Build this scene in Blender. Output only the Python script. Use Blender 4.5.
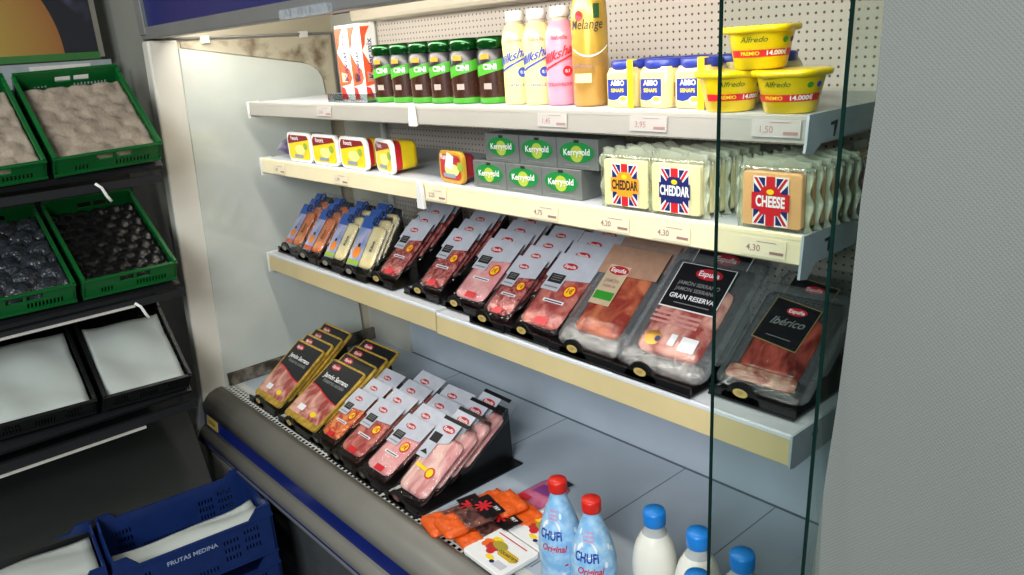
import bpy, bmesh, math, random
from mathutils import Vector, Matrix, Euler, noise
random.seed(7)
S = bpy.context.scene
for o in list(bpy.data.objects): bpy.data.objects.remove(o)
COL = S.collection
def hexc(h):
    if isinstance(h, str):
        h = h.lstrip('#'); c = [int(h[i:i+2], 16)/255 for i in (0, 2, 4)]
    else: c = h
    return tuple((x/12.92 if x <= .04045 else ((x+.055)/1.055)**2.4) for x in c) + (1,)

# ------------------------------------------------------------------ camera
cam = bpy.data.cameras.new('camera'); camo = bpy.data.objects.new('camera', cam); COL.objects.link(camo)
XA = Vector((0.66062423, 0.74767579, -0.0675022))      # camera right in world axes
DN = Vector((0.18185723, -0.24662337, -0.9518954))     # camera down
FW = Vector((-0.72835677, 0.6165694, -0.29889562))     # camera forward
camo.matrix_world = Matrix(((XA.x, -DN.x, -FW.x, 0), (XA.y, -DN.y, -FW.y, 0), (XA.z, -DN.z, -FW.z, 1.5), (0, 0, 0, 1)))
cam.sensor_width = 36; cam.lens = 785/1024*36; cam.clip_start = .02
S.camera = camo
# ------------------------------------------------------------------ light
W = bpy.data.worlds.new('world'); S.world = W; W.use_nodes = True
W.node_tree.nodes['Background'].inputs[0].default_value = (.8, .85, .9, 1)
W.node_tree.nodes['Background'].inputs[1].default_value = .4
def area(name, loc, target, sx, sy, power, col):
    l = bpy.data.lights.new(name, 'AREA'); l.shape = 'RECTANGLE'; l.size = sx; l.size_y = sy
    l.energy = power; l.color = col
    o = bpy.data.objects.new(name, l); COL.objects.link(o); o.location = loc
    o.rotation_euler = (Vector(target)-Vector(loc)).to_track_quat('-Z', 'Y').to_euler()
    return o
area('canopy_light', (-1.42, .86, 1.615), (-1.42, 1.2, 1.3), 1.9, .06, 8.6, (1, .95, .87))
area('daylight', (.35, -1.5, 2.2), (-1.2, 1.0, .8), 1.3, .9, 95, (.93, .97, 1))
S.view_settings.view_transform = 'Standard'; S.view_settings.look = 'None'
S.view_settings.exposure = 0; S.view_settings.gamma = 1; S.view_settings.use_curve_mapping = False

area('side_fill', (-2.2, -1.1, 2.6), (-2.5, .5, 1.0), .9, .3, 16, (1, .97, .92))  # added fill to lift the dark side wall and crates, not a real fitting
# ------------------------------------------------------------------ materials
MATS = {}
def mat(name, c, rough=.5, metal=0, spec=.5, var=.06, vscale=30, bump=0, bscale=80, c2=None, stretch=(1,1,1), coat=0, sss=0, lo=.35, hi=.65, detail=4, dist=0):
    if name in MATS: return MATS[name]
    m = bpy.data.materials.new(name); m.use_nodes = True; nt = m.node_tree; b = nt.nodes['Principled BSDF']
    b.inputs['Roughness'].default_value = rough; b.inputs['Metallic'].default_value = metal
    b.inputs['Specular IOR Level'].default_value = spec; b.inputs['Coat Weight'].default_value = coat; b.inputs['Coat Roughness'].default_value = .08
    tc = nt.nodes.new('ShaderNodeTexCoord'); mp = nt.nodes.new('ShaderNodeMapping'); mp.inputs['Scale'].default_value = stretch
    nt.links.new(tc.outputs['Object'], mp.inputs[0])
    n = nt.nodes.new('ShaderNodeTexNoise'); n.inputs['Scale'].default_value = vscale; n.inputs['Detail'].default_value = detail; n.inputs['Distortion'].default_value = dist
    nt.links.new(mp.outputs[0], n.inputs['Vector'])
    r = nt.nodes.new('ShaderNodeValToRGB'); a = hexc(c)
    if c2 is None:
        r.color_ramp.elements[0].color = tuple(max(0, x*(1-var)) for x in a[:3])+(1,)
        r.color_ramp.elements[1].color = tuple(min(1, x*(1+var)) for x in a[:3])+(1,)
    else:
        r.color_ramp.elements[0].color = a; r.color_ramp.elements[1].color = hexc(c2)
    r.color_ramp.elements[0].position = lo; r.color_ramp.elements[1].position = hi
    nt.links.new(n.outputs['Fac'], r.inputs[0]); nt.links.new(r.outputs[0], b.inputs['Base Color'])
    if bump:
        n2 = nt.nodes.new('ShaderNodeTexNoise'); n2.inputs['Scale'].default_value = bscale; nt.links.new(mp.outputs[0], n2.inputs['Vector'])
        bp = nt.nodes.new('ShaderNodeBump'); bp.inputs['Strength'].default_value = bump; bp.inputs['Distance'].default_value = .01
        nt.links.new(n2.outputs['Fac'], bp.inputs['Height']); nt.links.new(bp.outputs[0], b.inputs['Normal'])
    MATS[name] = m; return m
def film(name, tint, alpha, rough=.08, bump=.6, bscale=45, stretch=(1,1,1), coat=.0):
    """clear plastic or glass: see-through with a glossy crinkled skin"""
    if name in MATS: return MATS[name]
    m = bpy.data.materials.new(name); m.use_nodes = True; nt = m.node_tree; nt.nodes.clear()
    out = nt.nodes.new('ShaderNodeOutputMaterial'); mx = nt.nodes.new('ShaderNodeMixShader')
    t = nt.nodes.new('ShaderNodeBsdfTransparent'); t.inputs[0].default_value = hexc(tint)
    g = nt.nodes.new('ShaderNodeBsdfGlossy'); g.inputs['Roughness'].default_value = rough; g.inputs[0].default_value = (.9, .9, .9, 1)
    tc = nt.nodes.new('ShaderNodeTexCoord'); mp = nt.nodes.new('ShaderNodeMapping'); mp.inputs['Scale'].default_value = stretch
    nt.links.new(tc.outputs['Object'], mp.inputs[0])
    n = nt.nodes.new('ShaderNodeTexNoise'); n.inputs['Scale'].default_value = bscale; n.inputs['Detail'].default_value = 3; nt.links.new(mp.outputs[0], n.inputs['Vector'])
    lw = nt.nodes.new('ShaderNodeLayerWeight'); lw.inputs[0].default_value = .5
    pw = nt.nodes.new('ShaderNodeMath'); pw.operation = 'POWER'; pw.inputs[1].default_value = 4; nt.links.new(lw.outputs['Facing'], pw.inputs[0])
    ma = nt.nodes.new('ShaderNodeMath'); ma.operation = 'MULTIPLY_ADD'; ma.inputs[1].default_value = .5; ma.inputs[2].default_value = alpha
    nt.links.new(pw.outputs[0], ma.inputs[0])
    if bump:
        bp = nt.nodes.new('ShaderNodeBump'); bp.inputs['Strength'].default_value = bump; bp.inputs['Distance'].default_value = .006
        nt.links.new(n.outputs['Fac'], bp.inputs['Height']); nt.links.new(bp.outputs[0], g.inputs['Normal'])
    nt.links.new(ma.outputs[0], mx.inputs[0]); nt.links.new(t.outputs[0], mx.inputs[1]); nt.links.new(g.outputs[0], mx.inputs[2])
    nt.links.new(mx.outputs[0], out.inputs[0]); MATS[name] = m; return m
def frost(name, c, keep):
    """milky wrapping film: part diffuse, part clear"""
    m = bpy.data.materials.new(name); m.use_nodes = True; nt = m.node_tree; b = nt.nodes['Principled BSDF']; out = nt.nodes['Material Output']
    b.inputs['Base Color'].default_value = hexc(c); b.inputs['Roughness'].default_value = .18
    t = nt.nodes.new('ShaderNodeBsdfTransparent'); mx = nt.nodes.new('ShaderNodeMixShader')
    n = nt.nodes.new('ShaderNodeTexNoise'); n.inputs['Scale'].default_value = 45; tc = nt.nodes.new('ShaderNodeTexCoord'); nt.links.new(tc.outputs['Object'], n.inputs['Vector'])
    bp = nt.nodes.new('ShaderNodeBump'); bp.inputs['Distance'].default_value = .008; nt.links.new(n.outputs[0], bp.inputs['Height']); nt.links.new(bp.outputs[0], b.inputs['Normal'])
    mx.inputs[0].default_value = keep; nt.links.new(t.outputs[0], mx.inputs[1]); nt.links.new(b.outputs[0], mx.inputs[2]); nt.links.new(mx.outputs[0], out.inputs[0]); MATS[name] = m; return m
def emit(name, c, s):
    m = bpy.data.materials.new(name); m.use_nodes = True; b = m.node_tree.nodes['Principled BSDF']
    b.inputs['Emission Color'].default_value = hexc(c); b.inputs['Emission Strength'].default_value = s; b.inputs['Base Color'].default_value = hexc(c)
    return m

# ------------------------------------------------------------------ mesh builder
class MB:
    def __init__(s): s.v = []; s.f = []; s.fm = []; s.sm = []; s.mats = []; s.M = Matrix.Identity(4)
    def mi(s, m):
        if m not in s.mats: s.mats.append(m)
        return s.mats.index(m)
    def av(s, p): s.v.append(tuple(s.M @ Vector(p))); return len(s.v)-1
    def face(s, idx, m, smooth=False): s.f.append(idx); s.fm.append(s.mi(m)); s.sm.append(smooth)
    def poly(s, pts, m): s.face([s.av(p) for p in pts], m)
    def box(s, x0, x1, y0, y1, z0, z1, m):
        i = [s.av(p) for p in ((x0,y0,z0),(x1,y0,z0),(x1,y1,z0),(x0,y1,z0),(x0,y0,z1),(x1,y0,z1),(x1,y1,z1),(x0,y1,z1))]
        for q in ((0,3,2,1),(4,5,6,7),(0,1,5,4),(1,2,6,5),(2,3,7,6),(3,0,4,7)): s.face([i[k] for k in q], m)
        return s
    def prism(s, pts, ax, a, b, m, m_side=None, smooth=False):
        def P(p, t): return (t, p[0], p[1]) if ax == 'x' else ((p[0], t, p[1]) if ax == 'y' else (p[0], p[1], t))
        A = [s.av(P(p, a)) for p in pts]; B = [s.av(P(p, b)) for p in pts]; n = len(pts)
        s.face(A[::-1], m); s.face(B, m)
        for k in range(n): s.face([A[k], A[(k+1)%n], B[(k+1)%n], B[k]], m_side or m, smooth)
        return s
    def lathe(s, prof, m, seg=24, sq=0, c=(0,0), wob=None):
        """prof: list of (r, z[, material]); sq > 0 gives a rounded-square section"""
        rings = []
        for pr in prof:
            r, z = pr[0], pr[1]; ring = []
            for k in range(seg):
                a = 2*math.pi*k/seg; ca, sa = math.cos(a), math.sin(a); q = 1
                if sq: q = 1/((abs(ca)**sq+abs(sa)**sq)**(1/sq))
                if wob: q *= wob(a, z)
                ring.append(s.av((c[0]+r*q*ca, c[1]+r*q*sa, z)))
            rings.append(ring)
        for j in range(len(rings)-1):
            mm = prof[j][2] if len(prof[j]) > 2 else m
            for k in range(seg): s.face([rings[j][k], rings[j][(k+1)%seg], rings[j+1][(k+1)%seg], rings[j+1][k]], mm, True)
        s.face(rings[0][::-1], prof[0][2] if len(prof[0]) > 2 else m); s.face(rings[-1], prof[-2][2] if len(prof[-2]) > 2 else m)
        return s
    def grid(s, nu, nv, fn, m, mfn=None):
        I = [[s.av(fn(i/nu, j/nv)) for j in range(nv+1)] for i in range(nu+1)]
        for i in range(nu):
            for j in range(nv): s.face([I[i][j], I[i+1][j], I[i+1][j+1], I[i][j+1]], mfn((i+.5)/nu, (j+.5)/nv) if mfn else m, True)
        return s
    def slab(s, nu, nv, fn, fb, m):
        """closed slab between two height functions on the unit square"""
        A = [[s.av(fn(i/nu, j/nv)) for j in range(nv+1)] for i in range(nu+1)]
        B = [[s.av(fb(i/nu, j/nv)) for j in range(nv+1)] for i in range(nu+1)]
        for i in range(nu):
            for j in range(nv):
                s.face([A[i][j], A[i+1][j], A[i+1][j+1], A[i][j+1]], m, True); s.face([B[i][j], B[i][j+1], B[i+1][j+1], B[i+1][j]], m, True)
        for i in range(nu):
            s.face([A[i+1][0], A[i][0], B[i][0], B[i+1][0]], m, True); s.face([A[i][nv], A[i+1][nv], B[i+1][nv], B[i][nv]], m, True)
        for j in range(nv):
            s.face([A[0][j], A[0][j+1], B[0][j+1], B[0][j]], m, True); s.face([A[nu][j+1], A[nu][j], B[nu][j], B[nu][j+1]], m, True)
        return s
    def tube(s, pts, r, m, seg=8):
        pts = [Vector(p) for p in pts]; rings = []
        for i, p in enumerate(pts):
            d = (pts[min(i+1, len(pts)-1)]-pts[max(i-1, 0)]).normalized()
            u = d.cross(Vector((0, 0, 1)));  u = d.cross(Vector((1, 0, 0))) if u.length < .1 else u
            u.normalize(); w = d.cross(u)
            rings.append([s.av(p+u*r*math.cos(2*math.pi*k/seg)+w*r*math.sin(2*math.pi*k/seg)) for k in range(seg)])
        for j in range(len(rings)-1):
            for k in range(seg): s.face([rings[j][k], rings[j][(k+1)%seg], rings[j+1][(k+1)%seg], rings[j+1][k]], m, True)
        s.face(rings[0][::-1], m); s.face(rings[-1], m); return s
    def ell(s, cx, cy, rx, ry, z, m, ax='z', n=24, h=0):
        pts = [(cx+rx*math.cos(2*math.pi*k/n), cy+ry*math.sin(2*math.pi*k/n)) for k in range(n)]
        if h: return s.prism(pts, ax, z, z+h, m)
        f = {'z': lambda p: (p[0], p[1], z), 'y': lambda p: (p[0], z, p[1]), 'x': lambda p: (z, p[0], p[1])}[ax]
        s.poly([f(p) for p in pts], m); return s
    def text(s, txt, size, fn, m, align='CENTER', bold=0, sx=1, shear=0):
        for (vs, fs) in [glyphs(txt, align, bold, shear)]:
            idx = [s.av(fn(v[0]*size*sx, v[1]*size)) for v in vs]
            for f in fs: s.face([idx[k] for k in f], m)
        return s
    def build(s, name, parent=None, bevel=0, seg=2, mats=None):
        me = bpy.data.meshes.new(name); me.from_pydata(s.v, [], s.f)
        for m in s.mats: me.materials.append(m)
        me.polygons.foreach_set('material_index', s.fm); me.polygons.foreach_set('use_smooth', s.sm); me.update()
        o = bpy.data.objects.new(name, me); COL.objects.link(o)
        if parent: o.parent = parent
        if bevel:
            b = o.modifiers.new('bevel', 'BEVEL'); b.width = bevel; b.segments = seg; b.limit_method = 'ANGLE'; b.angle_limit = .7
        return o
_g = {}
def glyphs(txt, align, bold, shear):
    k = (txt, align, bold, shear)
    if k not in _g:
        c = bpy.data.curves.new('lettering', 'FONT'); c.body = txt; c.align_x = align; c.align_y = 'CENTER'; c.size = 1; c.resolution_u = 3
        c.offset = bold; c.shear = shear
        o = bpy.data.objects.new('lettering', c); COL.objects.link(o); bpy.context.view_layer.update()
        me = bpy.data.meshes.new_from_object(o.evaluated_get(bpy.context.evaluated_depsgraph_get()))
        _g[k] = ([tuple(v.co) for v in me.vertices], [tuple(p.vertices) for p in me.polygons])
        bpy.data.objects.remove(o); bpy.data.curves.remove(c); bpy.data.meshes.remove(me)
    return _g[k]
def rr(x0, x1, y0, y1, r, n=4):
    P = []
    for cx, cy, a0 in ((x1-r, y1-r, 0), (x0+r, y1-r, 90), (x0+r, y0+r, 180), (x1-r, y0+r, 270)):
        for k in range(n+1):
            a = math.radians(a0+90*k/n); P.append((cx+r*math.cos(a), cy+r*math.sin(a)))
    return P
def tag(o, label, cat, group=None, kind=None):
    o['label'] = label; o['category'] = cat
    if group: o['group'] = group
    if kind: o['kind'] = kind
    return o
def thing(name, label, cat, loc=(0,0,0), rot=(0,0,0), group=None):
    o = bpy.data.objects.new(name, None); COL.objects.link(o); o.empty_display_size = .02
    o.location = loc; o.rotation_euler = rot; return tag(o, label, cat, group)
def dup(root, loc, rot, label, group=None):
    r = root.copy(); COL.objects.link(r); r.location = loc; r.rotation_euler = rot; r['label'] = label
    if group: r['group'] = group
    for ch in [c for c in bpy.data.objects if c.parent == root]:
        d = ch.copy(); COL.objects.link(d); d.parent = r
        for g in [c for c in bpy.data.objects if c.parent == ch]:
            e = g.copy(); COL.objects.link(e); e.parent = d
    return r
def struct(o): o['kind'] = 'structure'; return o
R = math.radians

# colours
CREAM = mat('cream_rail', '#c9b888', .38, var=.05, vscale=6); CREAM_LIT = mat('lit_cream_rail', '#e4d8b2', .38, var=.04, vscale=6)  # second cream: the middle rail's brighter light is put into its colour
WHITE_RAIL = mat('white_rail', '#99968e', .35, var=.03, vscale=6)
WHITE = mat('white_paint', '#dcdcd8', .4, var=.04, vscale=5)
CASE = mat('case_liner', '#b3b3a8', .5, var=.08, vscale=4)
DECKM = mat('deck_steel', '#aab5bf', .35, var=.06, vscale=5)
GREY = mat('bumper_grey', '#76746c', .42, var=.05, vscale=9)
DGREY = mat('canopy_grey', '#6f706e', .45, var=.05, vscale=9)
BLUE = mat('fascia_blue', '#0a1c62', .3, var=.08, vscale=5)
BLACK = mat('black_plastic', '#0d0e0f', .3, var=.1, vscale=30)
DARK = mat('dark_gap', '#17191a', .6)
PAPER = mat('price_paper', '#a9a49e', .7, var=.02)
PAPER2 = mat('price_paper_cream', '#ded3b4', .7, var=.02); INK = mat('ink_black', '#1d1a1a', .6); PINK_INK = mat('ink_brown', '#94706a', .6)
RED = mat('print_red', '#c8202a', .4); YEL = mat('print_yellow', '#f2cf1c', .4); ORG = mat('print_orange', '#ea6a1e', .4)
WH = mat('print_white', '#e9e9e6', .45, var=.02); NAVY = mat('print_navy', '#1b2560', .4); GREEN = mat('print_green', '#2f8f2a', .4)
SILV = mat('print_silver', '#8e9390', .35, metal=.3); GOLD = mat('gold_foil', '#cfa945', .3, metal=.45, var=.25, vscale=60, bump=.3, bscale=90)
CARD = mat('grey_card', '#b9bdc6', .42, var=.05, vscale=40); KRAFT = mat('kraft_card', '#a8826a', .6, var=.08, vscale=60)
FILM = film('clear_film', '#ffffff', .035, .12, .9, 60)
CRINK = film('crinkled_clear_edge', '#ffffff', .09, .20, 1.0, 110, (1, .12, 1))
SLV = frost('clear_sleeve', '#c2c8ca', .11)
GLASS = film('glass', '#f2f7f5', .006, .02, 0)
GEDGE = mat('glass_edge', '#07211c', .15, var=.1)

# ------------------------------------------------------------------ room
def wall_tex(name, c):
    m = mat(name, c, .7, var=.04, vscale=3); nt = m.node_tree; b = nt.nodes['Principled BSDF']
    tc = nt.nodes.new('ShaderNodeTexCoord'); hs = []
    for ang in (R(45), R(-45)):
        mp = nt.nodes.new('ShaderNodeMapping'); mp.inputs['Rotation'].default_value = (0, ang, 0)
        w = nt.nodes.new('ShaderNodeTexWave'); w.bands_direction = 'X'; w.inputs['Scale'].default_value = 95; w.inputs['Distortion'].default_value = 1.2; w.inputs['Detail'].default_value = 1
        nt.links.new(tc.outputs['Object'], mp.inputs[0]); nt.links.new(mp.outputs[0], w.inputs[0]); hs.append(w)
    mn = nt.nodes.new('ShaderNodeMath'); mn.operation = 'MULTIPLY'; nt.links.new(hs[0].outputs['Fac'], mn.inputs[0]); nt.links.new(hs[1].outputs['Fac'], mn.inputs[1])
    bp = nt.nodes.new('ShaderNodeBump'); bp.inputs['Strength'].default_value = .25; bp.inputs['Distance'].default_value = .002
    nt.links.new(mn.outputs[0], bp.inputs['Height']); nt.links.new(bp.outputs[0], b.inputs['Normal']); return m
FLOORM = mat('floor_tile', '#4b4f52', .45, var=.15, vscale=9)
ROOMM = mat('room_wall', '#8f918f', .8, var=.04, vscale=2)
SIDEM = mat('side_wall', '#80827a', .4, var=.08, vscale=3)
struct(MB().box(-3.3, 2.2, -2.4, 1.6, -.1, 0, FLOORM).build('floor'))
struct(MB().box(-3.3, 2.2, -2.4, 1.6, 2.75, 2.85, mat('ceiling_paint', '#a9aaa8', .8)).build('ceiling'))
struct(MB().box(-3.3, -3.2, -2.4, 1.6, 0, 2.75, ROOMM).build('wall_left'))
struct(MB().box(-3.2, 2.1, 1.5, 1.6, 0, 2.75, ROOMM).build('wall_back'))
struct(MB().box(2.1, 2.2, -2.4, 1.6, 0, 2.75, ROOMM).build('wall_far_right'))
struct(MB().box(-3.2, 2.1, -2.4, -2.3, 0, 2.75, ROOMM).build('wall_front'))
# grey panelled wall at the left end of the case, facing the room
struct(MB().box(-3.2, -2.475, .775, 1.5, 0, 2.75, SIDEM).build('wall_left_return'))
# textured column wall closing off the case on the right; its left edge leans a little
WT = wall_tex('woven_wallcovering', '#757974')
w = MB()
ed = [(-.33, 2.75), (-.350, 1.75), (-.356, 1.513), (-.358, 1.42), (-.366, 1.32), (-.370, 1.21), (-.377, 1.093), (-.386, .987), (-.396, .85), (-.406, .5), (-.42, 0)]
w.prism([(2.1, 0), (2.1, 2.75)]+ed, 'y', .785, .80, WT)
struct(w.build('wall_right'))

# ------------------------------------------------------------------ refrigerated case
XL, XR = -2.42, -.40
case = thing('refrigerated_display_case', 'open-fronted refrigerated wall case with grey bumper, blue stripe and perforated back panel', 'refrigerated case', (-1.4, 1.0, 0))
case_inv = Matrix.Translation((1.4, -1.0, 0))
def cpart(mb, name, bevel=0, label=None):
    mb.v = [tuple(case_inv @ Vector(v)) for v in mb.v]; o = mb.build(name, case, bevel)
    if label: o['label'] = label
    return o
# perforated back panel
PEG = mat('pegboard', '#cfc7bd', .55, var=.03, vscale=4)
nt = PEG.node_tree; b = nt.nodes['Principled BSDF']; base = b.inputs['Base Color'].links[0].from_socket
tc = nt.nodes.new('ShaderNodeTexCoord'); sep = nt.nodes.new('ShaderNodeSeparateXYZ'); nt.links.new(tc.outputs['Object'], sep.inputs[0])
def mth(op, a, bb=None, cc=None):
    n = nt.nodes.new('ShaderNodeMath'); n.operation = op
    for i, q in enumerate((a, bb, cc)):
        if q is None: continue
        if isinstance(q, (int, float)): n.inputs[i].default_value = q
        else: nt.links.new(q, n.inputs[i])
    return n.outputs[0]
SP = .0155
fx = mth('SUBTRACT', mth('FRACT', mth('DIVIDE', sep.outputs['X'], SP)), .5); fz = mth('SUBTRACT', mth('FRACT', mth('DIVIDE', sep.outputs['Z'], SP)), .5)
d2 = mth('ADD', mth('MULTIPLY', fx, fx), mth('MULTIPLY', fz, fz)); hole = mth('LESS_THAN', d2, .026)
mix = nt.nodes.new('ShaderNodeMix'); mix.data_type = 'RGBA'; nt.links.new(hole, mix.inputs['Factor']); nt.links.new(base, mix.inputs['A']); mix.inputs['B'].default_value = hexc('#5a4a42')
nt.links.new(mix.outputs['Result'], b.inputs['Base Color'])
cpart(MB().box(-2.175, XR, 1.372, 1.385, .90, 1.6, PEG), 'perforated_panel')
m_ = MB().box(XL-.04, -2.175, 1.36, 1.385, .48, 1.62, CASE); cpart(m_, 'back_strip')
cpart(MB().box(-2.19, -2.172, 1.352, 1.36, .9, 1.6, WHITE), 'back_upright')
m_ = MB().box(-2.175, XR, 1.372, 1.39, .48, .90, DECKM)
for x in (-2.0, -1.30, -1.285, -.64):
    for z in (.70, .665): m_.ell(x, z, .006, .006, 1.3715, DARK, 'y', 10)
cpart(m_, 'lower_back_panel')
# roof box + air duct at top back
m_ = MB().box(-2.16, XR, 1.27, 1.372, 1.585, 1.72, mat('duct_cream', '#c9c0ac', .5, var=.04, vscale=4))
cpart(m_, 'air_duct', .012)
m_ = MB().box(XL-.05, XR, .80, 1.39, 1.64, 1.66, mat('soffit', '#a39d8c', .5, var=.06, vscale=4))
cpart(m_, 'canopy_soffit')
# canopy front: grey frame and blue fascia
m_ = MB(); prof = [(.768, 1.574), (.815, 1.574), (.822, 1.584), (.822, 1.80), (.80, 1.80), (.80, 1.612), (.768, 1.606)]
m_.prism(prof, 'x', XL-.045, -.36, DGREY)
m_.box(XL-.045, XL+.004, .764, .80, 1.585, 1.80, DGREY)
cpart(m_, 'canopy_frame', .003)
cpart(MB().box(XL+.004, -.36, .776, .80, 1.606, 1.80, BLUE), 'blue_fascia')
TG = emit('tube_glow', '#fff0d8', 3)
for x in (-2.3, -1.65, -1.0): cpart(MB().tube([(x, .845, 1.632), (x+.55, .845, 1.632)], .008, TG, 10), 'fluorescent_tube')
CLIP = frost('clear_clip', '#b9c0c4', .6)
m_ = MB()
m_.prism(rr(-1.56, -1.36, 1.572, 1.590, .006), 'y', .758, .768, CLIP)
cpart(m_, 'clear_clip')
# left end panel
m_ = MB().box(XL-.045, XL-.012, .80, 1.372, .44, 1.63, mat('end_wall_beige', '#b5ad97', .5, var=.05, vscale=5))
cpart(m_, 'end_wall')
LEAN = lambda z: .712+(z-.19)*(.766-.712)/(1.56-.19)
m_ = MB(); m_.prism([(LEAN(.0), .0), (LEAN(1.57), 1.57), (LEAN(1.57)+.085, 1.57), (LEAN(.5)+.085, .5), (LEAN(.5)+.06, .0)], 'x', XL-.05, XL, mat('pillar_white', '#cfccc0', .22, var=.04, vscale=4, spec=.6))
cpart(m_, 'front_pillar', .006)
LIN = mat('end_liner_gloss', '#bdc2b9', .07, var=.06, vscale=5, spec=.8, bump=.02, bscale=6)
pf = [(.80, .49), (.85, 1.545), (1.235, 1.478)]+[(1.235+.062*math.sin(a), 1.413+.062*math.cos(a)) for a in [R(q) for q in (25, 50, 75, 90)]]+[(1.303, 1.33), (1.322, .49)]
m_ = MB().prism(pf, 'x', XL-.012, XL+.004, LIN); cpart(m_, 'end_liner', .002)
STAIN = mat('stained_trim', '#6e665a', .8, c2='#30291f', vscale=22, lo=.42, hi=.6, detail=8); STAIN2 = mat('mottled_margin', '#b5ad97', .7, c2='#6d5b45', vscale=16, lo=.52, hi=.72, detail=8)
# stained margin above the liner and dirty joint at the deck
m_ = MB().prism([(.86, 1.546), (1.235, 1.481), (1.28, 1.46), (1.303, 1.41), (1.306, 1.34), (1.345, 1.34), (1.345, 1.56), (.86, 1.562)], 'x', XL-.0119, XL-.004, STAIN2); cpart(m_, 'stained_edge')
m_ = MB().tube([(XL-.002, .80, 1.572), (XL-.002, 1.352, 1.566), (XL-.002, 1.352, 1.36)], .004, DGREY, 6)
for y in (.93, 1.25): m_.box(XL-.008, XL+.008, y-.012, y+.012, 1.555, 1.575, WHITE)
cpart(m_, 'liner_rail')
m_ = MB().box(XL+.004, XL+.02, .81, 1.36, .495, .535, STAIN); cpart(m_, 'dirty_joint')
# deck
m_ = MB(); m_.box(XL, XR, .8505, 1.372, .478, .4935, DECKM)
SEAM = mat('deck_seam', '#5b646c', .6)
for x in (-1.9, -1.42, -1.02, -.78): m_.box(x-.001, x+.001, .86, 1.37, .4930, .4939, SEAM)
m_.box(XL, XR, 1.366, 1.372, .49, .495, SEAM)
cpart(m_, 'deck')
# perforated air grille
GR = mat('grille_white', '#c6c7c0', .45, var=.05)
m_ = MB(); m_.box(XL, XR, .788, .792, .4905, .494, GR)
for k in range(3):
    y0 = .792+k*.0125
    m_.box(XL, XR, y0+.0095, y0+.0125, .4920, .494, GR)
    x = XL+.004+(k % 2)*.0092
    while x < XR: m_.box(x, x+.0056, y0-.0002, y0+.0097, .4920, .4939, GR); x += .0184
m_.box(XL, XR, .8290, .85, .484, .494, GR); cpart(m_, 'air_grille')
cpart(MB().box(XL, XR, .79, .85, .45, .462, mat('grille_void', '#0c0c0c', .9)), 'air_duct_below_grille')
# bumper
prof = [(.788, .4975), (.770, .4970), (.745, .489), (.728, .475), (.720, .455), (.717, .434), (.722, .432), (.720, .388), (.713, .386), (.703, .380), (.694, .368), (.690, .355), (.698, .345), (.74, .344), (.76, .36), (.788, .42)]
cpart(MB().prism(prof, 'x', XL-.008, XR, GREY, smooth=True), 'bumper')
prof2 = [(.90, .515), (.79, .506), (.745, .498), (.718, .482), (.706, .455), (.700, .42), (.690, .385), (.681, .365), (.681, .345), (.692, .334), (.71, .330), (.75, .330), (.79, .36), (.90, .42)]
cpart(MB().prism(prof2, 'x', XL-.034, XL-.008, mat('bumper_end_grey', '#5f6061', .4)), 'bumper_end_cap', .007, 'dark grey moulded end cap')
cpart(MB().prism([(.7155, .389), (.7195, .431), (.724, .431), (.724, .389)], 'x', XL-.006, XR, BLUE), 'blue_stripe')
m_ = MB().prism([(.7135, .396), (.7170, .428), (.7190, .428), (.7155, .396)], 'x', XL+.02, XL+.105, mat('maker_plate', '#b09a48', .4)); m_.text('KOXKA', .015, lambda x, y: (XL+.0625+x, .7146+y*.109, .412+y), INK, bold=.01); cpart(m_, 'maker_plate')
cpart(MB().tube([(XL-.03, .702, .335), (XR, .702, .335)], .011, DGREY, 8), 'lower_bumper_tube')
cpart(MB().box(XL-.006, XR, .692, .696, .345, .349, BLUE), 'thin_blue_line')
cpart(MB().prism([(.78, 0), (.78, .1), (.76, .36), (.80, .42), (.84, .45), (.86, .45), (.86, 0)], 'x', XL, XR, mat('kick_dark', '#4a4d50', .5)), 'kick_panel')
# glass end panels
def gpane(x, y0b, y0t, name):
    m = MB().prism([(y0b, .50), (y0t, 1.64), (1.37, 1.64), (1.37, .50)], 'x', x, x+.005, GLASS)
    g = cpart(m, 'glass_end_pane'); g['label'] = name
    e = MB().prism([(y0b-.002, .46), (y0t-.002, 1.66), (y0t-.0002, 1.66), (y0b-.0002, .46)], 'x', x+.0005, x+.0045, GEDGE); cpart(e, 'glass_edge')
gpane(-.53, .752, .777, 'inner glass end pane'); gpane(-.392, .724, .802, 'outer glass end pane')

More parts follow.
